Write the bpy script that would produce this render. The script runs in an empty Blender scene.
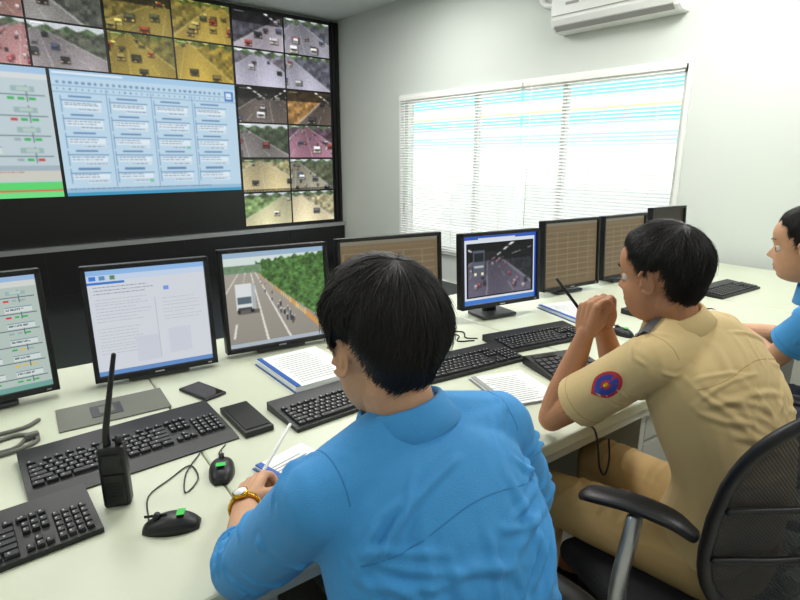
import bpy, bmesh, math, random
import numpy as np
from mathutils import Vector, Matrix, noise
from mathutils.bvhtree import BVHTree
random.seed(7)
S = bpy.context.scene
V = Vector

# ------------------------------------------------------------------ materials
def lin1(x): return x/12.92 if x <= .04045 else ((x+.055)/1.055)**2.4
def rgb(r, g, b): return (lin1(r/255), lin1(g/255), lin1(b/255))

def mat(name, col, rough=.5, metal=0., bump=0., bscale=200., var=0., vscale=4., sss=0., emis=None, estr=0., stretch=None, spec=.5, sheen=0.):
    m = bpy.data.materials.new(name); m.use_nodes = True
    nt = m.node_tree; b = nt.nodes['Principled BSDF']
    b.inputs['Base Color'].default_value = (*col, 1)
    b.inputs['Roughness'].default_value = rough
    b.inputs['Metallic'].default_value = metal
    b.inputs['Specular IOR Level'].default_value = spec
    if sheen: b.inputs['Sheen Weight'].default_value = sheen
    if sss:
        b.inputs['Subsurface Weight'].default_value = sss
        b.inputs['Subsurface Radius'].default_value = (.012, .005, .003)
        b.inputs['Subsurface Scale'].default_value = 1.0
    if emis:
        b.inputs['Emission Color'].default_value = (*emis, 1)
        b.inputs['Emission Strength'].default_value = estr
    if bump or var:
        tc = nt.nodes.new('ShaderNodeTexCoord'); mp = nt.nodes.new('ShaderNodeMapping')
        nt.links.new(tc.outputs['Object'], mp.inputs['Vector'])
        if stretch: mp.inputs['Scale'].default_value = stretch
    if bump:
        n = nt.nodes.new('ShaderNodeTexNoise'); n.inputs['Scale'].default_value = bscale; n.inputs['Detail'].default_value = 4
        bp = nt.nodes.new('ShaderNodeBump'); bp.inputs['Strength'].default_value = bump; bp.inputs['Distance'].default_value = .004
        nt.links.new(mp.outputs['Vector'], n.inputs['Vector']); nt.links.new(n.outputs['Fac'], bp.inputs['Height'])
        nt.links.new(bp.outputs['Normal'], b.inputs['Normal'])
    if var:
        n = nt.nodes.new('ShaderNodeTexNoise'); n.inputs['Scale'].default_value = vscale; n.inputs['Detail'].default_value = 5
        mx = nt.nodes.new('ShaderNodeMix'); mx.data_type = 'RGBA'
        mx.inputs['A'].default_value = (*[c*(1-var) for c in col], 1)
        mx.inputs['B'].default_value = (*[min(1, c*(1+var)) for c in col], 1)
        nt.links.new(mp.outputs['Vector'], n.inputs['Vector']); nt.links.new(n.outputs['Fac'], mx.inputs['Factor'])
        nt.links.new(mx.outputs['Result'], b.inputs['Base Color'])
    return m

M_wall = mat('wall_paint', rgb(210, 216, 210), .8, bump=.05, bscale=60, var=.02)
M_ceil = mat('ceiling_paint', rgb(222, 230, 228), .85, var=.02)
M_white = mat('white_plastic', rgb(232, 234, 230), .4)
M_desk = mat('desk_laminate', rgb(198, 203, 182), .35, var=.04, vscale=3, bump=.02, bscale=300)
M_deskside = mat('desk_side', rgb(196, 197, 186), .5, var=.03)
M_black = mat('black_plastic', rgb(20, 20, 23), .42, bump=.05, bscale=500)
M_matte = mat('black_panel', rgb(12, 12, 14), .35, var=.2, vscale=2)
M_key = mat('key_plastic', rgb(30, 30, 34), .5)
M_keyw = mat('key_legend', rgb(165, 165, 165), .5)
M_darkgrey = mat('dark_grey', rgb(62, 62, 66), .5)
M_grey = mat('grey_plastic', rgb(150, 150, 146), .45)
M_pad = mat('pad_rubber', rgb(104, 106, 96), .6, var=.1, vscale=10)
M_alu = mat('brushed_metal', rgb(190, 192, 195), .3, metal=.9)
M_gold = mat('gold_metal', rgb(225, 175, 60), .25, metal=1.)
M_green = mat('green_sticker', rgb(40, 190, 70), .5)
M_paper = mat('paper', rgb(232, 235, 234), .8, var=.02, vscale=30)
M_bluecover = mat('blue_cover', rgb(40, 90, 170), .4)
M_skin = mat('skin', rgb(182, 130, 97), .6, var=.16, vscale=22, sss=.1, bump=.2, bscale=240, spec=.35)
M_skin2 = mat('skin_light', rgb(202, 156, 124), .6, var=.16, vscale=22, sss=.1, bump=.2, bscale=240, spec=.35)
M_lip = mat('lips', rgb(158, 100, 86), .5)
M_hair = mat('black_hair', rgb(20, 16, 15), .5, spec=.35)
M_eyew = mat('eye_white', rgb(205, 198, 188), .2)
M_iris = mat('eye_iris', rgb(25, 15, 10), .15)
M_blue = mat('blue_cotton', rgb(62, 150, 216), .8, var=.10, vscale=5, bump=.3, bscale=600, sheen=.1)
M_blueseam = mat('blue_seam', rgb(48, 126, 190), .8)
M_khaki = mat('khaki_cotton', rgb(214, 187, 134), .8, var=.07, vscale=5, bump=.3, bscale=600, sheen=.1)
M_khakiseam = mat('khaki_seam', rgb(186, 156, 104), .8)
M_navy = mat('navy_trousers', rgb(30, 36, 56), .8, bump=.2, bscale=600)
M_khakipants = mat('khaki_trousers', rgb(186, 156, 104), .8, bump=.2, bscale=600, var=.08)
M_shoe = mat('black_leather', rgb(18, 16, 16), .3)
M_red = mat('red_badge', rgb(190, 40, 50), .6)
M_badge = mat('blue_badge', rgb(40, 60, 150), .6)
M_cord = mat('cord_grey', rgb(100, 100, 94), .5)
M_slat = mat('blind_slat', rgb(240, 241, 236), .5)
M_phoneglass = mat('phone_glass', rgb(40, 34, 30), .08)

def floor_mat():
    m = bpy.data.materials.new('floor_tiles'); m.use_nodes = True; nt = m.node_tree; b = nt.nodes['Principled BSDF']
    tc = nt.nodes.new('ShaderNodeTexCoord'); br = nt.nodes.new('ShaderNodeTexBrick')
    br.offset = 0; br.inputs['Scale'].default_value = 1
    br.inputs['Brick Width'].default_value = .6; br.inputs['Row Height'].default_value = .6
    br.inputs['Mortar Size'].default_value = .004
    br.inputs['Color1'].default_value = (*rgb(190, 186, 176), 1); br.inputs['Color2'].default_value = (*rgb(184, 180, 170), 1)
    br.inputs['Mortar'].default_value = (*rgb(130, 128, 120), 1)
    nt.links.new(tc.outputs['Object'], br.inputs['Vector']); nt.links.new(br.outputs['Color'], b.inputs['Base Color'])
    b.inputs['Roughness'].default_value = .25
    return m
M_floor = floor_mat()

def screen_mat():
    m = bpy.data.materials.new('screen_image'); m.use_nodes = True; nt = m.node_tree; b = nt.nodes['Principled BSDF']
    a = nt.nodes.new('ShaderNodeAttribute'); a.attribute_name = 'Col'
    b.inputs['Base Color'].default_value = (.01, .01, .01, 1); b.inputs['Roughness'].default_value = .4
    b.inputs['Specular IOR Level'].default_value = .3
    nt.links.new(a.outputs['Color'], b.inputs['Emission Color']); b.inputs['Emission Strength'].default_value = .95
    return m
M_screen = screen_mat()

def mesh_fabric():
    m = bpy.data.materials.new('chair_mesh_fabric'); m.use_nodes = True; nt = m.node_tree; b = nt.nodes['Principled BSDF']
    b.inputs['Base Color'].default_value = (*rgb(46, 48, 54), 1); b.inputs['Roughness'].default_value = .8
    tc = nt.nodes.new('ShaderNodeTexCoord'); mp = nt.nodes.new('ShaderNodeMapping'); mp.inputs['Scale'].default_value = (260, 0, 260)
    ch = nt.nodes.new('ShaderNodeTexChecker'); ch.inputs['Scale'].default_value = 1
    nt.links.new(tc.outputs['Object'], mp.inputs['Vector']); nt.links.new(mp.outputs['Vector'], ch.inputs['Vector'])
    mr = nt.nodes.new('ShaderNodeMapRange'); mr.inputs['To Min'].default_value = 1; mr.inputs['To Max'].default_value = .8
    nt.links.new(ch.outputs['Fac'], mr.inputs['Value']); nt.links.new(mr.outputs['Result'], b.inputs['Alpha'])
    return m
M_mesh = mesh_fabric()

# ------------------------------------------------------------------ mesh builder
def cr(p0, p1, p2, p3, t):
    t2 = t*t; t3 = t2*t
    return .5*((2*p1)+(p2-p0)*t+(2*p0-5*p1+4*p2-p3)*t2+(3*p1-p0-3*p2+p3)*t3)
def spline(arr, sub):
    arr = [np.array(a, float) for a in arr]; n = len(arr); out = []
    for i in range(n-1):
        p0 = arr[i-1] if i > 0 else 2*arr[0]-arr[1]
        p3 = arr[i+2] if i+2 < n else 2*arr[-1]-arr[-2]
        for k in range(sub): out.append(cr(p0, arr[i], arr[i+1], p3, k/sub))
    out.append(arr[-1]); return out

class MB:
    def __init__(s): s.v = []; s.f = []; s.m = []; s.sm = []
    def add(s, vs, fs, m=0, smooth=False):
        o = len(s.v); s.v += [tuple(v) for v in vs]; s.f += [tuple(i+o for i in f) for f in fs]
        s.m += [m]*len(fs); s.sm += [smooth]*len(fs)
    def merge(s, o, M):
        s_o = len(s.v); s.v += [tuple(M @ V(v)) for v in o.v]; s.f += [tuple(i+s_o for i in f) for f in o.f]; s.m += o.m; s.sm += o.sm
    def box(s, c, size, m=0, rot=None, bev=0., seg=2):
        bm = bmesh.new(); bmesh.ops.create_cube(bm, size=1)
        for v in bm.verts: v.co = V((v.co.x*size[0], v.co.y*size[1], v.co.z*size[2]))
        if bev: bmesh.ops.bevel(bm, geom=bm.edges[:], offset=bev, segments=seg, affect='EDGES', profile=.5)
        R = Matrix.Identity(3) if rot is None else (rot if isinstance(rot, Matrix) else Matrix.Rotation(rot, 3, 'Z'))
        bm.verts.index_update()
        s.add([R @ v.co+V(c) for v in bm.verts], [[v.index for v in f.verts] for f in bm.faces], m, False); bm.free()
    def rawbox(s, x0, x1, y0, y1, z0, z1, m=0, t=0., M=None):
        vs = [(x0, y0, z0), (x1, y0, z0), (x1, y1, z0), (x0, y1, z0), (x0+t, y0+t, z1), (x1-t, y0+t, z1), (x1-t, y1-t, z1), (x0+t, y1-t, z1)]
        if M is not None: vs = [M @ V(v) for v in vs]
        s.add(vs, [(0, 3, 2, 1), (4, 5, 6, 7), (0, 1, 5, 4), (1, 2, 6, 5), (2, 3, 7, 6), (3, 0, 4, 7)], m)
    def loft(s, rings, m=0, cap=True, smooth=True, closed=True):
        n = len(rings[0]); vs = [p for r in rings for p in r]; fs = []
        for i in range(len(rings)-1):
            for j in range(n if closed else n-1):
                k = (j+1) % n; fs.append((i*n+j, i*n+k, (i+1)*n+k, (i+1)*n+j))
        if cap and closed: fs.append(tuple(range(n))[::-1]); fs.append(tuple(range((len(rings)-1)*n, len(rings)*n)))
        s.add(vs, fs, m, smooth)
    def limb(s, pts, rad, m=0, sub=4, seg=16, side=None, cap='round', sp=2.):
        rad = [(r, r) if not hasattr(r, '__len__') else r for r in rad]
        P = [V(p) for p in spline(pts, sub)]; Rr = spline(rad, sub); rings = []; prev = None; fr = []
        for i, p in enumerate(P):
            t = (P[min(i+1, len(P)-1)]-P[max(i-1, 0)]).normalized()
            if side is not None: a = V(side)
            elif prev is not None: a = prev
            else: a = V((1, 0, 0)) if abs(t.x) < .8 else V((0, 1, 0))
            a = (a-t*a.dot(t)).normalized(); prev = a; b = t.cross(a).normalized(); fr.append((t, a, b))
        def ring(c, a, b, rx, ry):
            o = []
            for k in range(seg):
                th = 2*math.pi*k/seg; cx, sx = math.cos(th), math.sin(th)
                if sp != 2.: cx = math.copysign(abs(cx)**(2/sp), cx); sx = math.copysign(abs(sx)**(2/sp), sx)
                o.append(c+a*rx*cx+b*ry*sx)
            return o
        t, a, b = fr[0]
        if cap == 'round':
            for q in (80, 55, 28):
                q = math.radians(q); rm = min(Rr[0]); rings.append(ring(P[0]-t*rm*math.sin(q), a, b, Rr[0][0]*math.cos(q), Rr[0][1]*math.cos(q)))
        for i, p in enumerate(P): rings.append(ring(p, fr[i][1], fr[i][2], Rr[i][0], Rr[i][1]))
        t, a, b = fr[-1]
        if cap == 'round':
            for q in (28, 55, 80):
                q = math.radians(q); rm = min(Rr[-1]); rings.append(ring(P[-1]+t*rm*math.sin(q), a, b, Rr[-1][0]*math.cos(q), Rr[-1][1]*math.cos(q)))
        s.loft(rings, m)
    def cyl(s, p0, p1, r0, r1=None, m=0, seg=16): s.limb([p0, p1], [r0, r0 if r1 is None else r1], m, 1, seg, cap='flat')
    def ell(s, c, r, m=0, R=None, nu=16, nv=12):
        R = R or Matrix.Identity(3); rings = []
        for i in range(nv+1):
            ph = math.pi*(i+.02)/(nv+.04)
            rings.append([R @ V((r[0]*math.sin(ph)*math.cos(2*math.pi*j/nu), r[1]*math.sin(ph)*math.sin(2*math.pi*j/nu), r[2]*math.cos(ph)))+V(c) for j in range(nu)])
        s.loft(rings, m)
    def torus(s, c, n, R, r, m=0, su=32, sv=8, sx=1., sy=1., side=None):
        n = V(n).normalized(); a = V(side) if side else (V((1, 0, 0)) if abs(n.x) < .8 else V((0, 1, 0)))
        a = (a-n*a.dot(n)).normalized(); b = n.cross(a); vs = []; fs = []
        for i in range(su):
            th = 2*math.pi*i/su; d = a*math.cos(th)*sx+b*math.sin(th)*sy; cc = V(c)+d*R
            for j in range(sv):
                ps = 2*math.pi*j/sv; vs.append(cc+d.normalized()*r*math.cos(ps)+n*r*math.sin(ps))
        for i in range(su):
            for j in range(sv):
                fs.append((i*sv+j, ((i+1) % su)*sv+j, ((i+1) % su)*sv+(j+1) % sv, i*sv+(j+1) % sv))
        s.add(vs, fs, m, True)
    def obj(s, name, mats, parent=None, M=None, recalc=True):
        me = bpy.data.meshes.new(name); me.from_pydata(s.v, [], s.f)
        for m in mats: me.materials.append(m)
        me.polygons.foreach_set('material_index', s.m); me.polygons.foreach_set('use_smooth', s.sm)
        if recalc:
            bm = bmesh.new(); bm.from_mesh(me); bmesh.ops.recalc_face_normals(bm, faces=bm.faces[:]); bm.to_mesh(me); bm.free()
        me.update(); o = bpy.data.objects.new(name, me); S.collection.objects.link(o)
        if M is not None: o.matrix_world = M
        if parent: o.parent = parent
        return o

def TR(x, y, z, yaw=0.): return Matrix.Translation((x, y, z)) @ Matrix.Rotation(math.radians(yaw), 4, 'Z')
def empty(name, loc=(0, 0, 0)):
    o = bpy.data.objects.new(name, None); S.collection.objects.link(o); o.empty_display_size = .1; return o

def remesh(o, voxel, it=3, fac=.5):
    m = o.modifiers.new('r', 'REMESH'); m.mode = 'VOXEL'; m.voxel_size = voxel; m.adaptivity = 0
    if it:
        s = o.modifiers.new('s', 'SMOOTH'); s.factor = fac; s.iterations = it
    bpy.context.view_layer.update()
    dg = bpy.context.evaluated_depsgraph_get(); me = bpy.data.meshes.new_from_object(o.evaluated_get(dg))
    mats = list(o.data.materials); o.modifiers.clear(); o.data = me
    me.materials.clear()
    for x in mats: me.materials.append(x)
    me.polygons.foreach_set('use_smooth', [True]*len(me.polygons)); me.polygons.foreach_set('material_index', [0]*len(me.polygons))
    me.update(); return o

# ------------------------------------------------------------------ room
RX0, RX1, RY0, RY1, RZ = -3.2, 4.5, -2.6, 6.62, 3.26
WY0, WY1, WZ0, WZ1 = 1.93, 5.24, .45, 2.19
b = MB(); b.box(((RX0+RX1)/2, (RY0+RY1)/2, -.05), (RX1-RX0+.4, RY1-RY0+.4, .1)); b.obj('floor', [M_floor])
b = MB(); b.box(((RX0+RX1)/2, (RY0+RY1)/2, RZ+.05), (RX1-RX0+.4, RY1-RY0+.4, .1)); b.obj('ceiling', [M_ceil])
b = MB(); b.box(((RX0+RX1)/2, RY1+.1, RZ/2), (RX1-RX0+.4, .2, RZ)); b.obj('wall_front', [M_wall])
b = MB(); b.box(((RX0+RX1)/2, RY0-.1, RZ/2), (RX1-RX0+.4, .2, RZ)); b.obj('wall_back', [M_wall])
b = MB(); b.box((RX0-.1, (RY0+RY1)/2, RZ/2), (.2, RY1-RY0, RZ)); b.obj('wall_left', [M_wall])
b = MB()
def bx(b, x0, x1, y0, y1, z0, z1, m=0, bev=0.): b.box(((x0+x1)/2, (y0+y1)/2, (z0+z1)/2), (x1-x0, y1-y0, z1-z0), m, bev=bev)
bx(b, RX1, RX1+.2, RY0, WY0, 0, RZ); bx(b, RX1, RX1+.2, WY1, RY1, 0, RZ)
bx(b, RX1, RX1+.2, WY0, WY1, 0, WZ0); bx(b, RX1, RX1+.2, WY0, WY1, WZ1, RZ)
b.obj('wall_right', [M_wall])
b = MB(); bx(b, RX1-.015, RX1, RY0, RY1-.2, 0, .1); b.obj('baseboard_right', [M_white])
b = MB(); bx(b, RX0, RX0+.015, RY0, RY1, 0, .1); b.obj('baseboard_left', [M_white])
b = MB(); bx(b, RX0+.02, RX1-.02, RY0, RY0+.015, 0, .1); b.obj('baseboard_back', [M_white])
# window frame
b = MB()
fw = .05
bx(b, RX1+.06, RX1+.12, WY0, WY1, WZ1-fw, WZ1); bx(b, RX1+.06, RX1+.12, WY0, WY1, WZ0, WZ0+fw)
for yy in (WY0, WY0+1.07, WY0+2.14, WY1-fw): bx(b, RX1+.06, RX1+.12, yy, yy+fw, WZ0, WZ1)
bx(b, RX1-.03, RX1+.06, WY0-.03, WY1+.03, WZ0-.03, WZ0)
bx(b, RX1-.012, RX1, WY0-.035, WY0, WZ0-.03, WZ1+.035); bx(b, RX1-.012, RX1, WY1, WY1+.035, WZ0-.03, WZ1+.035); bx(b, RX1-.012, RX1, WY0, WY1, WZ1, WZ1+.035)
b.obj('window_1', [M_white])
# blinds
def blinds(y0, y1):
    b = MB(); n = int((WZ1-WZ0-.06)/.03)
    bx(b, RX1-.045, RX1-.015, y0, y1, WZ1-.035, WZ1+.005, 0, .003)
    for i in range(n):
        z = WZ1-.05-i*.03; c = math.cos(math.radians(36))*.0145; s = math.sin(math.radians(36))*.0145; x = RX1-.028
        rings = [[(x-c, y, z-s), (x, y, z+.0015), (x+c, y, z+s)] for y in (y0+.004, y1-.004)]
        b.add([p for r in rings for p in r], [(0, 1, 4, 3), (1, 2, 5, 4)], 0, True)
    for f in (.12, .5, .88):
        y = y0+(y1-y0)*f; b.cyl((RX1-.042, y, WZ0+.01), (RX1-.042, y, WZ1-.03), .0015, m=0, seg=5); b.cyl((RX1-.014, y, WZ0+.01), (RX1-.014, y, WZ1-.03), .0015, m=0, seg=5)
    bx(b, RX1-.04, RX1-.016, y0, y1, WZ0, WZ0+.015, 0, .003)
    b.cyl((RX1-.055, y1-.1, WZ0+.4), (RX1-.05, y1-.1, WZ1-.03), .004, m=0, seg=6)
    return b.obj('window_blind', [M_slat], recalc=False)
blinds(WY0+.01, 3.42); blinds(3.44, WY1-.01)
# exterior facade
def facade_mat():
    m = bpy.data.materials.new('exterior_facade_paint'); m.use_nodes = True; nt = m.node_tree; b = nt.nodes['Principled BSDF']
    tc = nt.nodes.new('ShaderNodeTexCoord'); sp = nt.nodes.new('ShaderNodeSeparateXYZ'); r = nt.nodes.new('ShaderNodeValToRGB')
    md = nt.nodes.new('ShaderNodeMath'); md.operation = 'DIVIDE'; md.inputs[1].default_value = 4.
    nt.links.new(tc.outputs['Object'], sp.inputs[0]); nt.links.new(sp.outputs['Z'], md.inputs[0]); nt.links.new(md.outputs[0], r.inputs[0])
    r.color_ramp.interpolation = 'LINEAR'; e = r.color_ramp.elements
    e[0].position = 0; e[0].color = (*rgb(235, 238, 236), 1); e[1].position = .40; e[1].color = (*rgb(232, 236, 232), 1)
    for p, c in ((.44, (150, 205, 218)), (.48, (150, 205, 218)), (.50, (232, 236, 230)), (.53, (104, 182, 206)), (.57, (114, 188, 208)), (.585, (228, 206, 124)), (.61, (232, 236, 230)), (.645, (104, 182, 206)), (.69, (104, 182, 206)), (.71, (232, 236, 232))):
        x = e.new(p); x.color = (*rgb(*c), 1)
    nt.links.new(r.outputs['Color'], b.inputs['Base Color']); b.inputs['Roughness'].default_value = .8
    return m
b = MB(); bx(b, 9, 9.3, -6, 16, 0, 4.0); b.obj('exterior_building', [facade_mat()])
b = MB(); bx(b, 4.75, 9, -8, 18, -.3, -.1); b.obj('exterior_ground', [mat('concrete', rgb(190, 188, 180), .9, var=.1)])

# air conditioner
AZ = 2.545
b = MB(); prof = [(0, .0), (0, .29), (-.16, .29), (-.19, .26), (-.2, .18), (-.195, .09), (-.17, .03), (-.12, .0)]
rings = [[(RX1+p[0], y, AZ+p[1]) for p in prof] for y in (1.98, 2.0, 3.04, 3.06)]
for k, r in enumerate(rings):
    if k in (0, 3): rings[k] = [(RX1+(p[0])*.95, r[0][1], AZ+.145+(p[1]-.145)*.95) for p in prof]
b.loft(rings, 0, smooth=False)
b.box((RX1-.165, 2.52, AZ+.025), (.055, 1.0, .012), 1, rot=Matrix.Rotation(math.radians(35), 3, 'Y'))
b.box((RX1-.202, 2.52, AZ+.12), (.006, 1.04, .004), 2); b.box((RX1-.20, 2.2, AZ+.16), (.006, .08, .025), 1)
b.box((RX1-.202, 2.85, AZ+.2), (.004, .12, .02), 2)
for i in range(13): b.box((RX1-.09, 2.05+i*.078, AZ+.293), (.12, .01, .006), 2)
b.obj('air_conditioner', [M_white, M_grey, M_grey])
b = MB(); b.limb([(RX1-.03, 3.08, 2.79), (RX1-.03, 3.25, 2.83), (RX1-.03, 3.3, 3.0), (RX1-.03, 3.3, 3.25)], [.025]*4, 0); b.obj('trim_1', [M_white])
# ceiling light troffers
M_lamp = mat('lamp_diffuser', (.9, .9, .9), .5, emis=(1, 1, .98), estr=3)
def area(name, loc, size, size_y, power, rot, col=(1, 1, 1)):
    l = bpy.data.lights.new(name, 'AREA'); l.shape = 'RECTANGLE'; l.size = size; l.size_y = size_y; l.energy = power; l.color = col
    o = bpy.data.objects.new(name, l); S.collection.objects.link(o); o.location = loc; o.rotation_euler = rot; return o
for (x, y, p) in ((-1.6, -.6, 10), (1.8, -1., 24), (-1.6, 2.4, 16), (1.0, 2.3, 40), (3.3, 1.3, 50), (.6, 4.5, 24), (3.1, 4.2, 44)):
    b = MB(); bx(b, x-.62, x+.62, y-.32, y+.32, RZ-.05, RZ-.001, 0, .004); bx(b, x-.58, x+.58, y-.28, y+.28, RZ-.056, RZ-.05, 1)
    o = b.obj('ceiling_light', [M_white, M_lamp])
    a = area('lamp', (x, y, RZ-.07), 1.15, .55, p, (0, 0, 0), (1, .985, .95)); a.parent = o

# ------------------------------------------------------------------ canvases
def C(c): return np.array(c, float)/255
def blur(a, n=1):
    for _ in range(n):
        p = np.pad(a, ((1, 1), (1, 1), (0, 0)), 'edge')
        a = (p[1:-1, 1:-1]*2+p[:-2, 1:-1]+p[2:, 1:-1]+p[1:-1, :-2]+p[1:-1, 2:])/6
    return a
class Cv:
    def __init__(s, w, h, bg): s.w, s.h = w, h; s.a = np.zeros((h, w, 3)); s.a[:] = C(bg)
    def rect(s, x0, y0, x1, y1, c):
        X0, X1 = int(round(x0*s.w)), int(round(x1*s.w)); Y0, Y1 = int(round(y0*s.h)), int(round(y1*s.h))
        s.a[max(Y0, 0):max(Y1, Y0+1), max(X0, 0):max(X1, X0+1)] = C(c)
    def text(s, x0, y0, x1, n, c, dy=.03, rng=random):
        for i in range(n):
            y = int((y0+i*dy)*s.h)
            if y >= s.h: break
            x = int(x0*s.w); e = int(x1*s.w)-int(rng.random()*.3*(x1-x0)*s.w)
            while x < e:
                L = rng.randint(1, 5); s.a[y, x:min(x+L, e)] = s.a[y, x:min(x+L, e)]*.35+C(c)*.65; x += L+1
    def put(s, o, x0, y0):
        s.a[y0:y0+o.shape[0], x0:x0+o.shape[1]] = o

VEH = [(190, 190, 192), (60, 60, 64), (112, 110, 114), (150, 146, 142), (40, 40, 44), (150, 64, 60), (80, 92, 120), (225, 225, 225)]
def traffic(w, h, seed, road=(120, 115, 120), top=(60, 62, 60), tint=(1, 1, 1), nveh=12, vx=None, bright=1.14, veh=None, lanes=4, tunnel=False, moto=0):
    r = random.Random(seed); nr = np.random.RandomState(seed)
    yy, xx = np.mgrid[0:h, 0:w]; yy = (yy+.5)/h; xx = (xx+.5)/w
    vx = r.choice([r.uniform(-.1, .3), r.uniform(.7, 1.1), r.uniform(.3, .7)]) if vx is None else vx; hz = r.uniform(.02, .16)
    a = np.zeros((h, w, 3)); a[:] = C(top)
    d = np.clip((yy-hz)/(1-hz), 0, 1); wl = r.uniform(.7, 1.2); wr = r.uniform(.7, 1.2); L = vx-wl*d-.05; R_ = vx+wr*d+.05
    on = (yy > hz) & (xx > L) & (xx < R_)
    shade = 1+.25*(d-.5)+.10*np.sin(xx*7+seed)
    a[on] = (C(road)*shade[..., None])[on]
    side = (yy > hz) & ~on; a[side] = (C(top)*(1+.35*np.sin(18*(xx+yy)+seed)[..., None]*.4)+.03)[side]
    nz = nr.rand(h//4+2, w//4+2); nz = np.kron(nz, np.ones((4, 4)))[:h, :w]; a[side] *= (.75+.5*nz[..., None])[side]
    if not tunnel:
        sk = (yy < hz) ; a[sk] = C((176, 182, 186))
        tr_ = (np.abs(yy-hz) < .05+.04*np.sin(xx*23+seed)); a[tr_] = (C((70, 86, 62))*(.7+.6*nz[..., None]))[tr_]
    edge = (np.abs(xx-L) < .012+.02*d) | (np.abs(xx-R_) < .012+.02*d); a[edge & (yy > hz)] = a[edge & (yy > hz)]*.5+.36
    for k in range(1, lanes):
        f = k/lanes; xl = L+(R_-L)*f; ln = on & (np.abs(xx-xl) < .003+.007*d)
        if k != lanes//2: ln &= (np.sin(14/(d+.15)) > 0)
        a[ln] = a[ln]*.5+.36
    if tunnel:
        up = yy < .32; a[up] *= .35
        for q in (-.5, .5, 1.3):
            ln = up & (np.abs(xx-(vx+q*(.36-yy)*2.2)) < .02*(.4-yy)*4) & (np.sin(yy*70) > -.2); a[ln] = .95
    objs = sorted([(r.uniform(.08, .95), r.randrange(lanes), 0) for _ in range(nveh)]+[(r.uniform(.15, .95), r.randrange(lanes), 1) for _ in range(moto)])
    for dd, k, mo in objs:
        y = hz+(1-hz)*dd; Lx = vx-wl*dd-.05; Rx = vx+wr*dd+.05; xl = Lx+(Rx-Lx)*(k+.5+(r.uniform(-.4, .4) if mo else r.uniform(-.1, .1)))/lanes
        s = (.018+.06*dd)*(r.uniform(.9, 1.4) if not mo else .36); hh = s*(1.1 if not mo else 1.8)*(w/h)*.75
        c = C(r.choice(veh or VEH))
        m = (np.abs(xx-xl-.01) < s*1.08) & (np.abs(yy-(y+hh*.15)) < hh*1.1); a[m] *= .5
        m = (np.abs(xx-xl) < s) & (np.abs(yy-y) < hh); a[m] = c*.62
        m = (np.abs(xx-xl) < s*.85) & (np.abs(yy-(y-hh*.45)) < hh*.45); a[m] = c
        if not mo:
            m = (np.abs(xx-xl) < s*.75) & (np.abs(yy-(y+hh*.1)) < hh*.2); a[m] = .12
            for q in (-1, 1):
                m = (np.abs(xx-xl-q*s*.7) < s*.16) & (np.abs(yy-(y+hh*.6)) < hh*.12); a[m] = C((250, 210, 170))
    a = blur(a, 1)
    a += nr.normal(0, .022, (h, w, 1)); a *= np.array(tint)*bright
    return np.clip(a, 0, 1)

def quad(w, h, specs):
    c = Cv(w, h, (8, 8, 8)); hw, hh = w//2, h//2
    for i, sp in enumerate(specs):
        o = traffic(hw-1, hh-1, **sp)
        o[1, 3:14] = np.clip(o[1, 3:14]+.3, 0, 1)
        c.put(o, (i % 2)*(hw+1) if i % 2 else 0, (i//2)*(hh+1) if i//2 else 0)
    return c.a

def screen(name, w, h, a, M, parent, bend=0):
    H, W = a.shape[:2]
    xs = np.linspace(-w/2, w/2, W+1); zs = np.linspace(h, 0, H+1)
    vs = np.zeros(((H+1)*(W+1), 3)); X, Z = np.meshgrid(xs, zs); vs[:, 0] = X.ravel(); vs[:, 2] = Z.ravel()
    i = np.arange(H)[:, None]*(W+1)+np.arange(W)[None, :]; q = np.stack([i, i+W+1, i+W+2, i+1], -1).reshape(-1, 4)
    me = bpy.data.meshes.new(name); me.from_pydata(vs.tolist(), [], q.tolist()); me.materials.append(M_screen)
    l = np.where(a <= .04045, a/12.92, ((a+.055)/1.055)**2.4)
    col = np.ones((H*W, 4, 4)); col[:, :, :3] = l.reshape(-1, 1, 3)
    at = me.color_attributes.new('Col', 'FLOAT_COLOR', 'CORNER'); at.data.foreach_set('color', col.ravel())
    o = bpy.data.objects.new(name, me); S.collection.objects.link(o); o.matrix_world = M
    if parent: o.parent = parent; o.matrix_parent_inverse = parent.matrix_world.inverted()
    return o

# ------------------------------------------------------------------ video wall
VY = 6.5
b = MB()
bx(b, RX0+.3, 4.48, VY+.012, RY1, 0.62, 3.22, 0)
for x in (4.365, 4.425): bx(b, x, x+.008, VY-.004, VY+.012, .62, 3.22, 0)
bx(b, RX0+.3, 4.48, VY-.03, RY1, 0, .575, 0); bx(b, RX0+.3, 4.48, VY-.045, RY1, .575, .625, 1)
for x in (-2, -.6, .8, 2.2, 3.6): bx(b, x, x+.01, VY-.034, VY-.03, .02, .56, 2)
bx(b, RX0+.3, 4.37, VY-.0, VY+.012, 1.085, 1.12, 0)
bx(b, RX0+.3, 4.40, 3.1, VY-.03, 0, .12, 0, .01)
vw = b.obj('video_wall', [M_matte, M_alu, M_black])
cw, chh = 1.352, .838
def cell(ix, iz, a):
    x = 4.338-cw*(ix+.5); z = 3.185-(iz+1)*.842
    screen('wall_screen', cw-.03, chh-.02, a, Matrix.Translation((x, VY, z+.01)), vw)
D = dict
cell(0, 0, quad(124, 86, [D(seed=1, road=(132, 126, 134), top=(56, 54, 62), tunnel=True), D(seed=2, road=(118, 116, 124), top=(70, 72, 78)), D(seed=3, road=(150, 148, 162), top=(92, 86, 96), nveh=5), D(seed=4, road=(142, 140, 152), top=(70, 70, 80), nveh=8)]))
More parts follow.
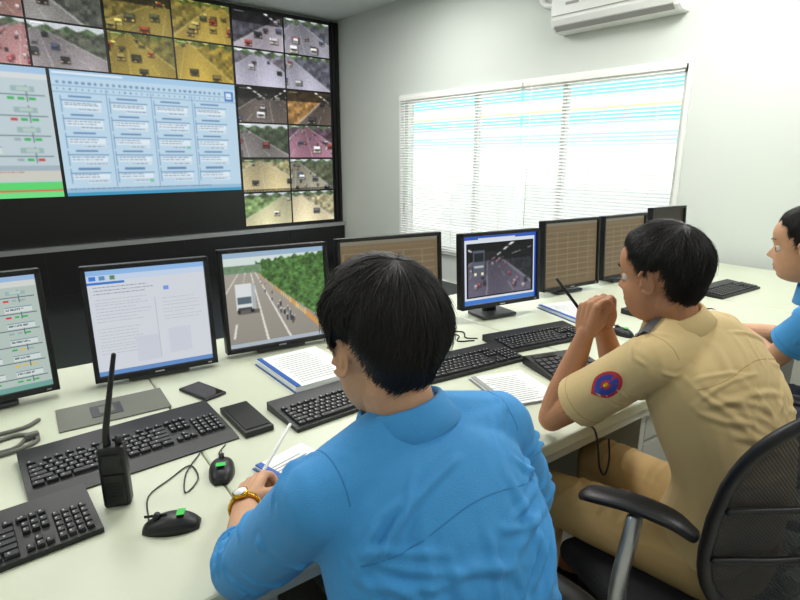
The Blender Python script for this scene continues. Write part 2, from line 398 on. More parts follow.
cell(0, 1, quad(124, 86, [D(seed=5, road=(84, 76, 72), top=(44, 40, 36), tunnel=True), D(seed=6, road=(76, 66, 60), top=(130, 96, 52), tunnel=True, nveh=6), D(seed=7, road=(98, 94, 92), top=(50, 58, 44), nveh=9), D(seed=8, road=(128, 92, 106), top=(66, 50, 60), nveh=8, moto=20)]))
cell(0, 2, quad(124, 86, [D(seed=9, road=(166, 154, 118), top=(120, 116, 82), nveh=3), D(seed=10, road=(130, 126, 110), top=(70, 74, 56), nveh=8, moto=24), D(seed=11, road=(172, 168, 134), top=(104, 126, 78), nveh=3), D(seed=12, road=(188, 178, 146), top=(140, 134, 104), nveh=2)]))
yl = (1.0, .93, .50)
cell(1, 0, quad(140, 90, [D(seed=21, road=(112, 106, 90), top=(84, 80, 70), tint=yl, tunnel=True), D(seed=22, road=(136, 126, 102), top=(100, 96, 80), tint=yl, nveh=14), D(seed=23, road=(126, 118, 94), top=(86, 86, 70), tint=yl), D(seed=24, road=(146, 134, 100), top=(110, 102, 64), tint=yl, nveh=6)]))
cell(2, 0, quad(140, 90, [D(seed=31, road=(120, 90, 84), top=(60, 60, 48), nveh=6, moto=44, veh=[(200, 110, 120), (220, 200, 200), (60, 40, 46), (160, 70, 80)]), D(seed=32, road=(108, 106, 104), top=(60, 62, 56), nveh=8), D(seed=33, road=(140, 104, 104), top=(70, 56, 58), nveh=5, moto=50, veh=[(200, 110, 120), (220, 200, 200), (60, 40, 46), (160, 70, 80)]), D(seed=34, road=(120, 114, 116), top=(64, 68, 58), nveh=7)]))
cell(3, 0, quad(110, 76, [D(seed=s, road=(118, 112, 120)) for s in (41, 42, 43, 44)]))
# big screens
c = Cv(230, 146, (184, 210, 228)); c.rect(0, 0, 1, .05, (160, 196, 224)); c.rect(.01, .015, .35, .03, (225, 235, 242))
r = random.Random(3)
for i in range(30): c.rect(.02+i*.030, .085, .035+i*.030, .1, (110, 145, 180)); c.rect(.02+i*.030, .135, .025+i*.030, .15, (90, 120, 160))
c.rect(.93, .07, .985, .16, (70, 120, 190)); c.rect(.94, .085, .975, .14, (220, 230, 240)); c.rect(0, .115, 1, .12, (130, 165, 195)); c.rect(0, .165, 1, .17, (130, 165, 195))
for i in range(4):
    for j in range(5):
        x = .03+i*.235; y = .225+j*.145
        c.rect(x+.0, y-.03, x+.006, y+.095, (110, 145, 180)); c.rect(x, y, x+.20, y+.004, (90, 130, 170)); c.rect(x+.04, y-.035, x+.15, y-.02, (100, 135, 175))
        c.rect(x+.015, y+.015, x+.19, y+.06, (218, 230, 238)); c.text(x+.02, y+.022, x+.18, 2, (70, 90, 120), .02, r)
        c.rect(x+.08, y+.068, x+.19, y+.09, (208, 222, 232)); c.text(x+.085, y+.075, x+.19, 1, (60, 80, 110), .02, r)
        if r.random() < .3: c.rect(x+.17, y+.068, x+.19, y+.09, (120, 190, 160))
for x in (.265, .5, .735): c.rect(x-.014, .13, x-.011, .93, (120, 155, 190))
c.rect(0, .94, 1, .97, (150, 185, 212)); c.rect(0, .97, 1, 1, (60, 150, 190)); c.text(.02, .945, .9, 1, (60, 80, 110), .02, r)
big1 = blur(c.a, 1)
screen('wall_screen', 1.88, 1.215, big1, Matrix.Translation((2.03, VY-.002, 1.122)), vw)
def diagram(W, H, bg, seed, nx, ny, y0, y1):
    r = random.Random(seed); c = Cv(W, H, bg)
    dx = 1/nx; dy = (y1-y0)/ny
    for j in range(ny):
        yb = y0+j*dy
        c.rect(.02, yb+dy*.55, .98, yb+dy*.58, (90, 112, 116))
        for i in range(nx):
            x = i*dx+.02; k = r.random()
            c.rect(x+dx*.40, yb+dy*.1, x+dx*.415, yb+dy*.9, (90, 112, 116))
            if k < .55:
                c.rect(x, yb+dy*.12, x+dx*.72, yb+dy*.46, (206, 214, 212)); c.rect(x, yb+dy*.12, x+dx*.72, yb+dy*.18, (120, 148, 156)); c.text(x+.01, yb+dy*.24, x+dx*.6, 2, (64, 78, 86), dy*.11, r)
            else:
                c.rect(x+dx*.1, yb+dy*.15, x+dx*.6, yb+dy*.42, (150, 176, 178)); c.rect(x+dx*.2, yb+dy*.2, x+dx*.5, yb+dy*.36, (178, 198, 190))
            for q in range(3):
                c.rect(x+q*dx*.22, yb+dy*.68, x+q*dx*.22+dx*.14, yb+dy*.82, r.choice([(64, 172, 96), (64, 172, 96), (150, 168, 172), (196, 70, 66), (214, 184, 84)]))
    return c
c = diagram(210, 146, (186, 202, 208), 5, 5, 4, .12, .74); c.rect(0, 0, 1, .05, (160, 192, 222)); c.rect(0, .05, 1, .09, (208, 214, 216)); c.text(.03, .065, .8, 1, (90, 100, 116), .03, r)
c.rect(.0, .745, 1, .79, (160, 176, 186)); c.rect(.0, .79, 1, .86, (200, 200, 190)); c.text(0, .80, 1, 2, (170, 80, 80), .03, r)
c.rect(0, .88, 1, .94, (90, 210, 110)); c.rect(0, .94, 1, .955, (220, 100, 80)); c.rect(0, .955, 1, 1, (110, 220, 130))
screen('wall_screen', 1.9, 1.215, blur(c.a, 1), Matrix.Translation((.11, VY-.002, 1.122)), vw)

# ------------------------------------------------------------------ desk
DA = -4.5; DM = TR(0, .84, 0, DA)
b = MB(); xs = [-2.4, -1.0, .4, 1.8, 3.2, 4.32]
for i in range(5): b.box(((xs[i]+xs[i+1])/2, .71, .73), (xs[i+1]-xs[i]-.002, 1.42, .04), 0, bev=.007)
b.box(((xs[0]+xs[-1])/2, .035, .69), (xs[-1]-xs[0]-.02, .02, .045), 1)
b.box(((xs[0]+xs[-1])/2, 1.1, .37), (xs[-1]-xs[0]-.06, .02, .66), 1)
for x in xs: b.box((min(max(x, -2.38), 4.29), .68, .355), (.03, 1.2, .71), 1)
for px in (-.95, .77, 1.85, 3.25):
    b.box((px+.2, .42, .37), (.4, .6, .64), 1, bev=.004)
    for k in range(3): b.box((px+.2, .112, .17+k*.205), (.37, .018, .19), 1, bev=.004); b.box((px+.2, .098, .22+k*.205), (.1, .012, .012), 2, bev=.003)
desk = b.obj('control_desk', [M_desk, M_deskside, M_alu], M=DM)

# ------------------------------------------------------------------ monitors
def monitor(x, y, yaw, w, h, z0, a, tilt=-4, base=(.2, .14)):
    b = MB(); bz = .016
    R = Matrix.Rotation(math.radians(tilt), 4, 'X')
    p = MB()
    p.box((0, .028, h/2), (w, .03, h), 0, bev=.004); p.box((0, .055, h/2), (w*.72, .04, h*.66), 0, bev=.015)
    p.box((-w/2+bz/2, .006, h/2), (bz, .016, h), 0, bev=.003); p.box((w/2-bz/2, .006, h/2), (bz, .016, h), 0, bev=.003)
    p.box((0, .006, h-bz/2), (w, .016, bz), 0, bev=.003); p.box((0, .006, bz*.6), (w, .016, bz*1.2), 0, bev=.003)
    p.box((w/2-.03, -.003, .010), (.012, .004, .004), 2); p.box((0, -.003, .009), (.03, .003, .005), 2)
    b.merge(p, Matrix.Translation((0, 0, z0-.75)) @ R)
    zz = z0-.75
    b.box((0, .10, (zz+h*.35)/2+.01), (.07, .03, zz+h*.35), 0, bev=.006); b.box((0, .075, zz+h*.35), (.09, .04, .08), 0, bev=.01)
    b.box((0, .075, .009), (base[0], base[1], .016), 1, bev=.006)
    o = b.obj('computer_monitor', [M_black, M_darkgrey, M_alu], M=TR(x, y, .7515, yaw))
    screen('screen', w-2*bz, h-2.2*bz, a, TR(x, y, z0, yaw) @ R @ Matrix.Translation((0, .0125, bz*1.2)), o)
    return o
r = random.Random(11)
c = diagram(140, 120, (176, 190, 184), 9, 4, 6, .1, .95); c.rect(0, 0, 1, .045, (150, 180, 215)); c.rect(0, .045, 1, .09, (205, 208, 204))
c.rect(0, .95, 1, 1, (110, 160, 150)); m1 = c.a
c = Cv(150, 130, (206, 210, 218)); c.rect(0, 0, 1, .045, (140, 180, 225)); c.rect(0, .045, 1, .1, (190, 206, 228)); c.rect(.02, .055, .07, .09, (60, 120, 210)); c.rect(.1, .055, .15, .09, (90, 140, 180)); c.rect(.19, .055, .23, .09, (90, 130, 90))
c.rect(.0, .11, .3, .13, (60, 120, 200)); c.text(.04, .16, .55, 3, (100, 110, 130), .03, r); c.text(.04, .27, .5, 8, (165, 170, 182), .03, r); c.text(.04, .55, .45, 9, (170, 174, 184), .03, r)
c.rect(.62, .2, .67, .24, (120, 150, 220)); c.text(.6, .32, .95, 7, (170, 174, 184), .035, r); c.rect(.0, .955, 1, 1, (100, 140, 195)); c.rect(.53, .3, .535, .9, (180, 185, 198))
for (x, y) in ((.33, .66), (.62, .62)): c.rect(x, y, x+.2, y+.25, (198, 202, 213))
m2 = c.a
h_, w_ = 136, 150; yy, xx = np.mgrid[0:h_, 0:w_]; yy = yy/h_; xx = xx/w_
a = np.zeros((h_, w_, 3)); a[:] = C((158, 152, 142)); a *= (1.05-.15*yy[..., None]); a[yy < .15] = C((206, 218, 214)); nr = np.random.RandomState(5); NN = blur(nr.rand(h_, w_, 1), 1)
NB = np.kron(nr.rand(h_//5+2, w_//5+2), np.ones((5, 5)))[:h_, :w_, None]; NN = blur(((NN-.5)*1.6+.5)*.6+.4*NB, 1)
tr = (yy < .22+.62*np.clip((xx-.33)/.67, 0, 1)**.9) & (xx > .3) & (yy > .12+.012*np.sin(xx*43)+.01*np.sin(xx*97)-.07*xx); a[tr] = (C((80, 118, 62))*(0.35+1.2*NN))[tr]
lt = (yy > .13) & (yy < .21) & (xx < .36); a[lt] = (C((110, 138, 106))*(.8+.4*NN))[lt]
for k, (x0, x1) in enumerate([(.14, -.4), (.20, .02), (.25, .38), (.29, .62)]):
    xl = x0+(x1-x0)*(yy-.2)/.8; l = (yy > .21) & (np.abs(xx-xl) < .003+.009*yy)
    if k in (1,): l &= np.sin(10/(yy-.1)) > 0
    a[l] = C((222, 220, 212))
rr = random.Random(2)
for i in range(30):
    t = i/30; x = .33+.62*t; y = .24+.66*t
    mm = (np.abs(xx-x) < .004+.008*t) & (np.abs(yy-y) < .012+.03*t); a[mm] = C(rr.choice([(204, 150, 84), (216, 186, 126)]))
for i in range(20):
    t = rr.random(); x = .3+.34*t+rr.uniform(-.05, .05); y = .26+.52*t; sz = .003+.008*t
    mm = (np.abs(xx-x) < sz) & (np.abs(yy-y) < sz*3.2); a[mm] = C(rr.choice([(60, 60, 66), (120, 66, 60), (76, 82, 104), (90, 86, 80)]))
    mm = (np.abs(xx-x) < sz*.8) & (np.abs(yy-y+sz*3) < sz); a[mm] = C((215, 200, 180))
mm = (xx > .10) & (xx < .31) & (yy > .60) & (yy < .64); a[mm] = C((96, 92, 88))
mm = (xx > .09) & (xx < .28) & (yy > .32) & (yy < .60); a[mm] = C((214, 218, 218)); mm = (xx > .24) & (xx < .28) & (yy > .32) & (yy < .6); a[mm] = C((170, 176, 178)); mm = (xx > .105) & (xx < .235) & (yy > .46) & (yy < .53); a[mm] = C((84, 100, 110)); mm = (xx > .10) & (xx < .24) & (yy > .57) & (yy < .6); a[mm] = C((70, 70, 75))
for wx in (.11, .24): mm = (np.abs(xx-wx) < .014) & (np.abs(yy-.61) < .02); a[mm] = C((30, 30, 32))
a = blur(a, 1)
a[(yy < .045)] = C((150, 176, 200)); a[(yy > .95)] = C((170, 180, 190)); m3 = np.clip(a, 0, 1)
def dim(seed, bg=(112, 96, 72), ln=(140, 126, 96)):
    r = random.Random(seed); c = Cv(110, 90, bg)
    c.rect(0, 0, 1, .05, (120, 116, 100)); c.text(.03, .08, .97, 1, ln, .04, r)
    for j in range(9): c.rect(.03, .14+j*.088, .97, .145+j*.088, ln); c.text(.05, .165+j*.088, .95, 2, (84, 70, 50), .03, r)
    for i in range(5): c.rect(.03+i*.2, .14, .036+i*.2, .93, ln)
    return blur(c.a, 1)
c = Cv(130, 98, (120, 150, 205)); c.rect(.02, .02, .98, .97, (214, 220, 228)); c.rect(.05, .10, .96, .9, (10, 10, 14))
o = traffic(112, 74, 77, road=(84, 80, 96), top=(30, 32, 40), nveh=3, vx=.3, bright=1.0, tunnel=True, moto=40, veh=[(200, 190, 196), (190, 90, 100), (60, 60, 70), (170, 120, 140)])
o[8:46, 8:28] = C((84, 90, 104)); o[12:24, 10:26] = C((24, 28, 34)); o[30:33, 10:26] = C((190, 190, 190)); o[40:44, 10:14] = C((250, 240, 200)); o[40:44, 22:26] = C((250, 240, 200))
o = blur(o, 1); c.put(o, 9, 12); c.rect(.02, .93, .98, .99, (60, 120, 200)); c.rect(0, 0, 1, .05, (50, 90, 180)); c.rect(.2, .03, .7, .06, (210, 215, 225)); c.rect(0, 0, .025, 1, (40, 80, 190)); c.rect(.975, 0, 1, 1, (40, 80, 190)); m5 = c.a
def ends(x0, y0, x1, y1): return ((x0+x1)/2, (y0+y1)/2, math.degrees(math.atan2(y1-y0, x1-x0)), math.hypot(x1-x0, y1-y0))
for (x0, y0, x1, y1), h, z0, a in [
    ((-.20, 1.97, .225, 1.955), .395, .775, m1), ((.325, 1.95, .720, 1.88), .395, .765, m2), ((.775, 1.925, 1.205, 1.85), .405, .765, m3),
    ((1.25, 1.85, 1.75, 1.74), .385, .79, dim(1)), ((1.785, 1.65, 2.245, 1.555), .355, .815, m5), ((2.49, 1.70, 2.94, 1.63), .39, .782, dim(2)),
    ((3.02, 1.65, 3.45, 1.60), .385, .782, dim(3)), ((3.82, 1.74, 4.22, 1.68), .38, .785, np.clip(dim(4)*.35, 0, 1))]:
    x, y, yw, w = ends(x0, y0, x1, y1); monitor(x, y, yw, w, h, z0, a)

# ------------------------------------------------------------------ keyboards
def keyboard(x, y, yaw, w=.45, d=.19, palm=0.):
    b = MB(); H = .016
    prof = [(-d/2-palm, .004), (-d/2, .012), (d/2, .026), (d/2, .0), (-d/2-palm, .0)]
    b.loft([[(xx, p[0], p[1]) for p in prof] for xx in (-w/2, w/2)], 0, smooth=False)
    sl = math.atan2(.014, d)
    K = Matrix.Translation((0, -d/2, .0125)) @ Matrix.Rotation(sl, 4, 'X')
    def key(x0, x1, y0, y1):
        b.rawbox(x0+.001, x1-.001, y0+.001, y1-.001, 0, .007, 1, .0018, K)
        cx, cy = x0+(x1-x0)*.35, (y0+y1)/2+.001
        vs = [K @ V(p) for p in ((cx-.0018, cy-.0018, .0073), (cx+.0018, cy-.0018, .0073), (cx+.0018, cy+.0024, .0073), (cx-.0018, cy+.0024, .0073))]
        b.add(vs, [(0, 1, 2, 3)], 2)
    mw = w*.66; x0 = -w/2+.012; ku = mw/15; kh = min(.019, (d-.03)/6.6)
    rows = [[1.3, 1.3, 1.3, 5.8, 1.3, 1.3, 1.3, 1.4], [2.3]+[1]*10+[2.7], [1.8]+[1]*11+[2.2], [1.5]+[1]*12+[1.5], [1]*13+[2], None]
    for ri, row in enumerate(rows):
        yb = .010+ri*kh+(.006 if ri == 5 else 0)
        if row is None:
            xx = x0
            for g in range(13):
                key(xx, xx+ku, yb, yb+kh*.85); xx += ku*(1.15 if g % 4 else 1.6)
        else:
            xx = x0
            for u in row: key(xx, xx+u*ku, yb, yb+kh); xx += u*ku
    xn = x0+mw+.009; kn = (w*.34-.009-.024-.006)/7
    for ri in range(6):
        yb = .010+ri*kh+(.006 if ri == 5 else 0)
        for ci in range(3):
            if ri == 2 or (ri == 1 and ci != 1): continue
            key(xn+ci*kn, xn+(ci+1)*kn, yb, yb+kh)
        if ri < 5:
            for ci in range(4):
                key(xn+3*kn+.006+ci*kn, xn+3*kn+.006+(ci+1)*kn, yb, yb+kh)
    b.limb([(-.05, d/2-.005, .01), (-.04, d/2+.012, .004), (.0, d/2+.018, .003)], [.0022]*3, 0, seg=6)
    return b.obj('keyboard', [M_black, M_key, M_keyw], M=TR(x, y, .7505, yaw))
keyboard(.305, 1.475, -1, .485, .20, .05)
keyboard(-.06, 1.225, 0, .45, .18)
keyboard(.91, 1.335, -1, .45, .19)
keyboard(1.43, 1.30, -9, .45, .18)
keyboard(1.89, 1.30, -13, .45, .19)
keyboard(3.45, 1.12, -6, .45, .19)
keyboard(2.75, 1.16, -6, .45, .18)

def mouse(x, y, yaw, sticker=True, cable=None):
    b = MB(); rings = []
    L = .112
    for i in range(15):
        t = i/14; yy_ = -L/2+L*t; w = .031*math.sin(math.pi*(.06+.88*t))**.45; h = .036*math.sin(math.pi*(.04+.9*t))**.6*(1-.22*t)
        rings.append([(w*math.copysign(abs(math.cos(th))**.8, math.cos(th)), yy_, h*max(math.sin(th), 0)**.8) for th in [math.pi*k/14 for k in range(15)]]+[(0, yy_, .001)])
    b.loft(rings, 0); b.cyl((-.006, .028, .030), (.006, .028, .030), .007, m=1, seg=12)
    if sticker: b.box((0, -.02, .0348), (.022, .016, .001), 2)
    b.box((0, .03, .031), (.0012, .045, .006), 1)
    if cable:
        Mi = TR(x, y, .7505, yaw).inverted(); pts = [(0, L/2-.006, .01)]+[tuple(Mi @ V((p[0], p[1], .753))) for p in cable]
        b.limb(pts, [.0018]*len(pts), 1, seg=6)
    return b.obj('computer_mouse', [M_black, M_key, M_green], M=TR(x, y, .7505, yaw))
mouse(.277, 1.06, 60, cable=[(.245, 1.11), (.27, 1.2), (.33, 1.24), (.39, 1.27), (.385, 1.20), (.34, 1.16), (.37, 1.24), (.43, 1.31)])
mouse(.44, 1.19, -25, cable=[(.47, 1.28), (.5, 1.31)])
mouse(2.22, 1.10, -10)
# handheld radio
b = MB(); b.box((0, 0, .073), (.056, .036, .146), 0, bev=.008, seg=3); b.box((0, -.019, .045), (.045, .006, .075), 0, bev=.004)
b.box((0, -.021, .115), (.036, .004, .03), 1, bev=.002)
for i in range(5): b.box((0, -.0225, .03+i*.008), (.03, .002, .003), 1)
b.limb([(-.008, 0, .146), (-.004, 0, .19), (.030, 0, .35)], [.0085, .007, .0048], 0, seg=12)
b.cyl((.016, 0, .146), (.016, 0, .164), .008, m=1, seg=14)
b.box((0, .022, .08), (.02, .008, .09), 1, bev=.003)
b.obj('handheld_radio', [M_black, M_key], M=TR(.215, 1.222, .7505, -25))
b = MB(); b.box((0, 0, .009), (.085, .20, .018), 0, bev=.003); b.box((0, .0, .019), (.07, .17, .002), 1); b.obj('flat_black_box', [M_black, M_matte], M=TR(.605, 1.405, .7505, -3))  # flat dark box standing in for the keyboard's right end
b = MB(); b.box((0, 0, .005), (.078, .15, .009), 0, bev=.004, seg=3); b.box((0, 0, .0098), (.068, .132, .0006), 1); b.obj('smartphone', [M_black, M_phoneglass], M=TR(.585, 1.69, .7505, 14))
b = MB(); b.box((0, 0, .002), (.30, .17, .004), 0, bev=.001); b.box((-.02, 0, .005), (.085, .085, .002), 1, bev=.0008); b.box((-.02, 0, .0065), (.04, .05, .001), 0)
b.obj('desk_mat', [M_pad, M_darkgrey], M=TR(.33, 1.745, .7505, -6))  # grey-olive mat with a small square, flat on the desk
def binder(name, x, y, yaw, w, d, t, cov):
    b = MB(); b.box((0, 0, .0015), (w+.01, d+.01, .003), 1, bev=.001)
    for i in range(6): b.box((random.uniform(-.002, .002), random.uniform(-.002, .002), .003+t*(i+.5)/6), (w, d, t/6*.92), 0, rot=random.uniform(-.01, .01))
    b.box((-w/2+.01, 0, .005+t), (.018, d, .003), 1, bev=.001)
    for i in range(14): b.box((random.uniform(-.02, .0), d/2-.04-i*.019*d/.32, .0035+t), (w*.7*random.uniform(.7, 1), .004, .0003), 2)
    return b.obj(name, [M_paper, cov, M_grey], M=TR(x, y, .7505, yaw))
binder('paper_stack', .95, 1.635, -3, .25, .32, .018, M_bluecover)
binder('notebook', .60, 1.06, 10, .15, .21, .006, M_bluecover)
binder('document_folder', 2.36, 1.43, -18, .21, .29, .012, M_bluecover)
binder('document_folder', 3.55, 1.42, 12, .21, .29, .01, M_darkgrey)
binder('document_folder', 1.39, 1.04, -20, .2, .24, .006, M_grey)
b = MB()
b.limb([(-.2, 1.72, .756), (-.05, 1.70, .756), (.08, 1.73, .756), (.12, 1.66, .756), (.02, 1.63, .757), (-.1, 1.70, .758), (.0, 1.76, .757), (.10, 1.77, .756), (.14, 1.80, .756)], [.006]*9, 0, seg=8)
b.limb([(-.25, 1.66, .756), (-.05, 1.66, .757), (.06, 1.65, .756), (.1, 1.70, .756)], [.005]*4, 0, seg=8)
b.box((.11, 1.69, .762), (.035, .02, .016), 0, bev=.004)
b.obj('cable_bundle', [M_cord])
b = MB(); b.limb([(1.62, 1.62, .753), (1.66, 1.55, .753), (1.60, 1.50, .753), (1.66, 1.46, .753)], [.003]*4, 0, seg=6)
b.limb([(1.66, 1.63, .753), (1.71, 1.57, .753), (1.66, 1.51, .753), (1.69, 1.47, .753)], [.003]*4, 0, seg=6); b.obj('monitor_cable', [M_black])
# cable dropping off the desk edge in front of the officer
b = MB(); b.limb([(1.42, .90, .7535), (1.36, .80, .7535), (1.345, .735, .7535), (1.342, .712, .745), (1.345, .70, .70), (1.345, .69, .64), (1.37, .685, .605), (1.40, .69, .64), (1.405, .70, .70)], [.003]*9, 0, seg=6)
b.obj('headset_cable', [M_black])
# keypad console in front of officer
b = MB(); prof = [(-.10, .012), (.09, .035), (.10, .03), (.10, 0), (-.10, 0)]
b.loft([[(xx, p[0], p[1]) for p in prof] for xx in (-.12, .12)], 0, smooth=False)
K = Matrix.Translation((0, -.10, .0125)) @ Matrix.Rotation(math.atan2(.023, .19), 4, 'X')
for i in range(5):
    for j in range(8): b.rawbox(-.108+j*.027, -.085+j*.027, .018+i*.026, .040+i*.026, 0, .006, 1, .0015, K)
b.rawbox(-.10, .0, .155, .178, 0, .003, 2, .001, K)
b.obj('control_keypad', [M_black, M_key, M_phoneglass], M=TR(1.68, 1.03, .7505, -20))

# ------------------------------------------------------------------ chairs
M_seat = mat('seat_fabric', rgb(30, 30, 34), .9, bump=.3, bscale=400)
def chair(x, y, yaw, top=1.03, armL=None):
    E = TR(x, y, 0, yaw); b = MB(); z0 = .56
    b.box((0, 0, .43), (.49, .47, .07), 0, bev=.03, seg=4)
    b.box((0, 0, .385), (.3, .3, .03), 1, bev=.01)
    b.cyl((0, 0, .12), (0, 0, .38), .028, m=1); b.cyl((0, 0, .25), (0, 0, .38), .02, m=2)
    for k in range(5):
        a = 2*math.pi*k/5+.3; d = V((math.cos(a), math.sin(a), 0))
        b.limb([d*.02+V((0, 0, .13)), d*.15+V((0, 0, .115)), d*.30+V((0, 0, .075))], [(.03, .02), (.024, .018), (.018, .013)], 1)
        w = d*.30+V((0, 0, .028)); t = V((-d.y, d.x, 0)); b.cyl(w-t*.026, w-t*.006, .027, m=1); b.cyl(w+t*.006, w+t*.026, .027, m=1); b.cyl(w, w+V((0, 0, .05)), .008, m=2)
    hh = top-z0
    def P(u, v): return V((u*(.195+.035*v), -.225-.10*v+.05*u*u+.03*math.sin(v*math.pi), z0+hh*v+(.02*(1-u*u))*v))
    n = 48; out = []
    for k in range(n):
        th = 2*math.pi*k/n; cx, sx = math.cos(th), math.sin(th)
        out.append((math.copysign(abs(cx)**.55, cx), .5+.5*math.copysign(abs(sx)**.55, sx)))
    rings = []
    for s_ in (.02, .2, .4, .6, .8, .99): rings.append([P(u*s_, .5+(v-.5)*s_) for u, v in out])
    b.loft(rings, 3, cap=False)
    b.limb([P(*q) for q in out]+[P(*out[0])], [(.016, .013)]*(n+1), 1, sub=1, seg=8, cap='flat')
    for v in (.3, .55): b.limb([P(-.95, v)+V((0, -.012, 0)), P(0, v)+V((0, -.03, 0)), P(.95, v)+V((0, -.012, 0))], [.008]*3, 1, seg=8)
    b.limb([(0, -.1, .39), (0, -.24, .41), (0, -.29, .55), (0, -.315, .56+hh*.55)], [(.03, .014)]*3+[(.02, .012)], 1)
    for sx in (-1, 1):
        if sx == -1 and armL:
            f, r_ = V(armL[0]), V(armL[1]); mid = (f+r_)/2
        else: f, r_ = V((sx*.265, .20, .715)), V((sx*.27, -.10, .700)); mid = V((sx*.28, .06, .727))
        b.limb([(sx*.2, mid.y-.03, .40), (sx*.275, mid.y-.03, .42), (sx*.295, mid.y-.02, .55), (mid.x, mid.y, mid.z-.015)], [(.014, .026), (.014, .026), (.012, .024), (.012, .022)], 2)
        u = (f-r_); sd = V((u.y, -u.x, 0))
        b.limb([r_, r_+u*.2+V((0, 0, .018)), r_+u*.55+V((0, 0, .02)), r_+u*.9+V((0, 0, .006)), f-V((0, 0, .006))], [(.024, .012), (.034, .015), (.036, .016), (.034, .015), (.022, .011)], 1, side=sd)
    return b.obj('office_chair', [M_seat, M_black, M_alu, M_mesh], M=E)
chair(.50, .42, 4, top=.84)
chair(1.34, .41, -21, top=1.07, armL=((-.315, .06, .735), (-.185, -.135, .725)))
chair(2.34, .28, 0, top=.95)

# ------------------------------------------------------------------ people
def hand(mb, wrist, f, n, left, curls=(25, 35, 30), sc=.92, thumb=(.6, .6, .35), spread=.06):
    f = V(f).normalized(); n = V(n); n = (n-f*n.dot(f)).normalized(); s = (n.cross(f) if left else f.cross(n)).normalized(); W = V(wrist)
    fing = [(.028, .088, .072, .0088), (.009, .092, .080, .009), (-.010, .089, .074, .0086), (-.027, .081, .058, .0078)]
    for i, (lat, base, L, r) in enumerate(fing):
        lat *= sc; base *= sc; L *= sc
        k = W+s*lat+f*base
        mb.limb([W+s*lat*.45+f*.005, W+s*lat*.8+f*base*.5-n*.002, k], [(.016, .015), (.014, .0145), (.0115, .012)], 0, seg=12)
        p = k; pts = [k-f*.01, k]; rr = [r*1.15, r*1.12]
        d = (f+s*spread*(1.5-i)*.6).normalized(); ang = 0
        for j, (fr, cu) in enumerate(zip((.45, .30, .25), curls)):
            cu = cu*(1+.10*i)
            ang += math.radians(cu); dd = d*math.cos(ang)+n*math.sin(ang); p = p+dd*L*fr; pts.append(p); rr.append(r*(1.02, .95, .8)[j])
        mb.limb(pts, rr, 0, sub=3, seg=12)
    t0 = W+s*.018*sc+f*.018*sc+n*.004; d = (f*thumb[0]+s*thumb[1]+n*thumb[2]).normalized(); d2 = (f*(thumb[0]+.45)+s*(thumb[1]-.35)+n*thumb[2]).normalized(); d3 = (f*(thumb[0]+.5)+s*(thumb[1]-.65)+n*(thumb[2]+.1)).normalized()
    mb.limb([t0, t0+d*.042*sc, t0+d*.042*sc+d2*.034*sc, t0+d*.042*sc+d2*.034*sc+d3*.026*sc], [.017, .0135, .0112, .0088], 0, sub=3, seg=12)

def head_mesh(nu=150, nv=120):
    vs = []
    def base(d):
        def er(c, R):
            A = sum((d[i]/R[i])**2 for i in range(3)); B = -2*sum(d[i]*c[i]/R[i]**2 for i in range(3)); Cc = sum((c[i]/R[i])**2 for i in range(3))-1
            D = B*B-4*A*Cc
            return (-B+math.sqrt(D))/(2*A) if D > 0 else 0.
        rs = [er((0, -.014, .030), (.0735, .092, .083)), er((0, .012, -.030), (.0585, .066, .082)), er((0, .022, .042), (.064, .060, .055)), er((0, .024, -.052), (.047, .052, .056))]
        k = 150; m = max(rs); return m+math.log(sum(math.exp(k*(r-m)) for r in rs if r > 0))/k*.6
    G = [(0, .000, .0085, .020, .006), (0, -.020, .009, .014, .014), (0, -.029, .0095, .008, .009), (0, -.038, .012, .005, -.004),
        (.0125, -.031, .006, .0065, .006), (-.0125, -.031, .006, .0065, .006),
        (.031, -.001, .014, .010, -.0085), (-.031, -.001, .014, .010, -.0085), (0, .004, .008, .010, -.003),
        (.028, .021, .020, .007, .0038), (-.028, .021, .020, .007, .0038),
        (.042, -.026, .018, .014, .0035), (-.042, -.026, .018, .014, .0035),
        (.009, -.0565, .010, .0035, .0042), (-.009, -.0565, .010, .0035, .0042), (0, -.0555, .004, .003, -.0015), (0, -.0625, .021, .0016, -.0035), (0, -.0685, .014, .0042, .0052), (0, -.078, .016, .004, -.003), (0, -.097, .016, .012, .0065),
        (0, -.045, .0035, .006, -.0012), (.024, -.046, .006, .010, -.0012), (-.024, -.046, .006, .010, -.0012)]
    for i in range(nv+1):
        ph = math.pi*(i+.02)/(nv+.04)
        for j in range(nu):
            th = 2*math.pi*j/nu; d = (math.sin(ph)*math.sin(th), math.sin(ph)*math.cos(th), math.cos(ph)); r = base(d); p = V((d[0]*r, d[1]*r, d[2]*r))
            if d[1] > .15:
                w = min(1, (d[1]-.15)/.25); dy = 0
                for (gx, gz, sx, sz, a) in G: dy += a*math.exp(-((p.x-gx)/sx)**2-((p.z-gz)/sz)**2)
                p.y += dy*w
            vs.append(p)
    fs = []
    for i in range(nv):
        for j in range(nu):
            k = (j+1) % nu; fs.append((i*nu+j, i*nu+k, (i+1)*nu+k, (i+1)*nu+j))
    fs.append(tuple(range(nu))); fs.append(tuple(range(nv*nu, (nv+1)*nu)))
    return vs, fs
HEADM = head_mesh()
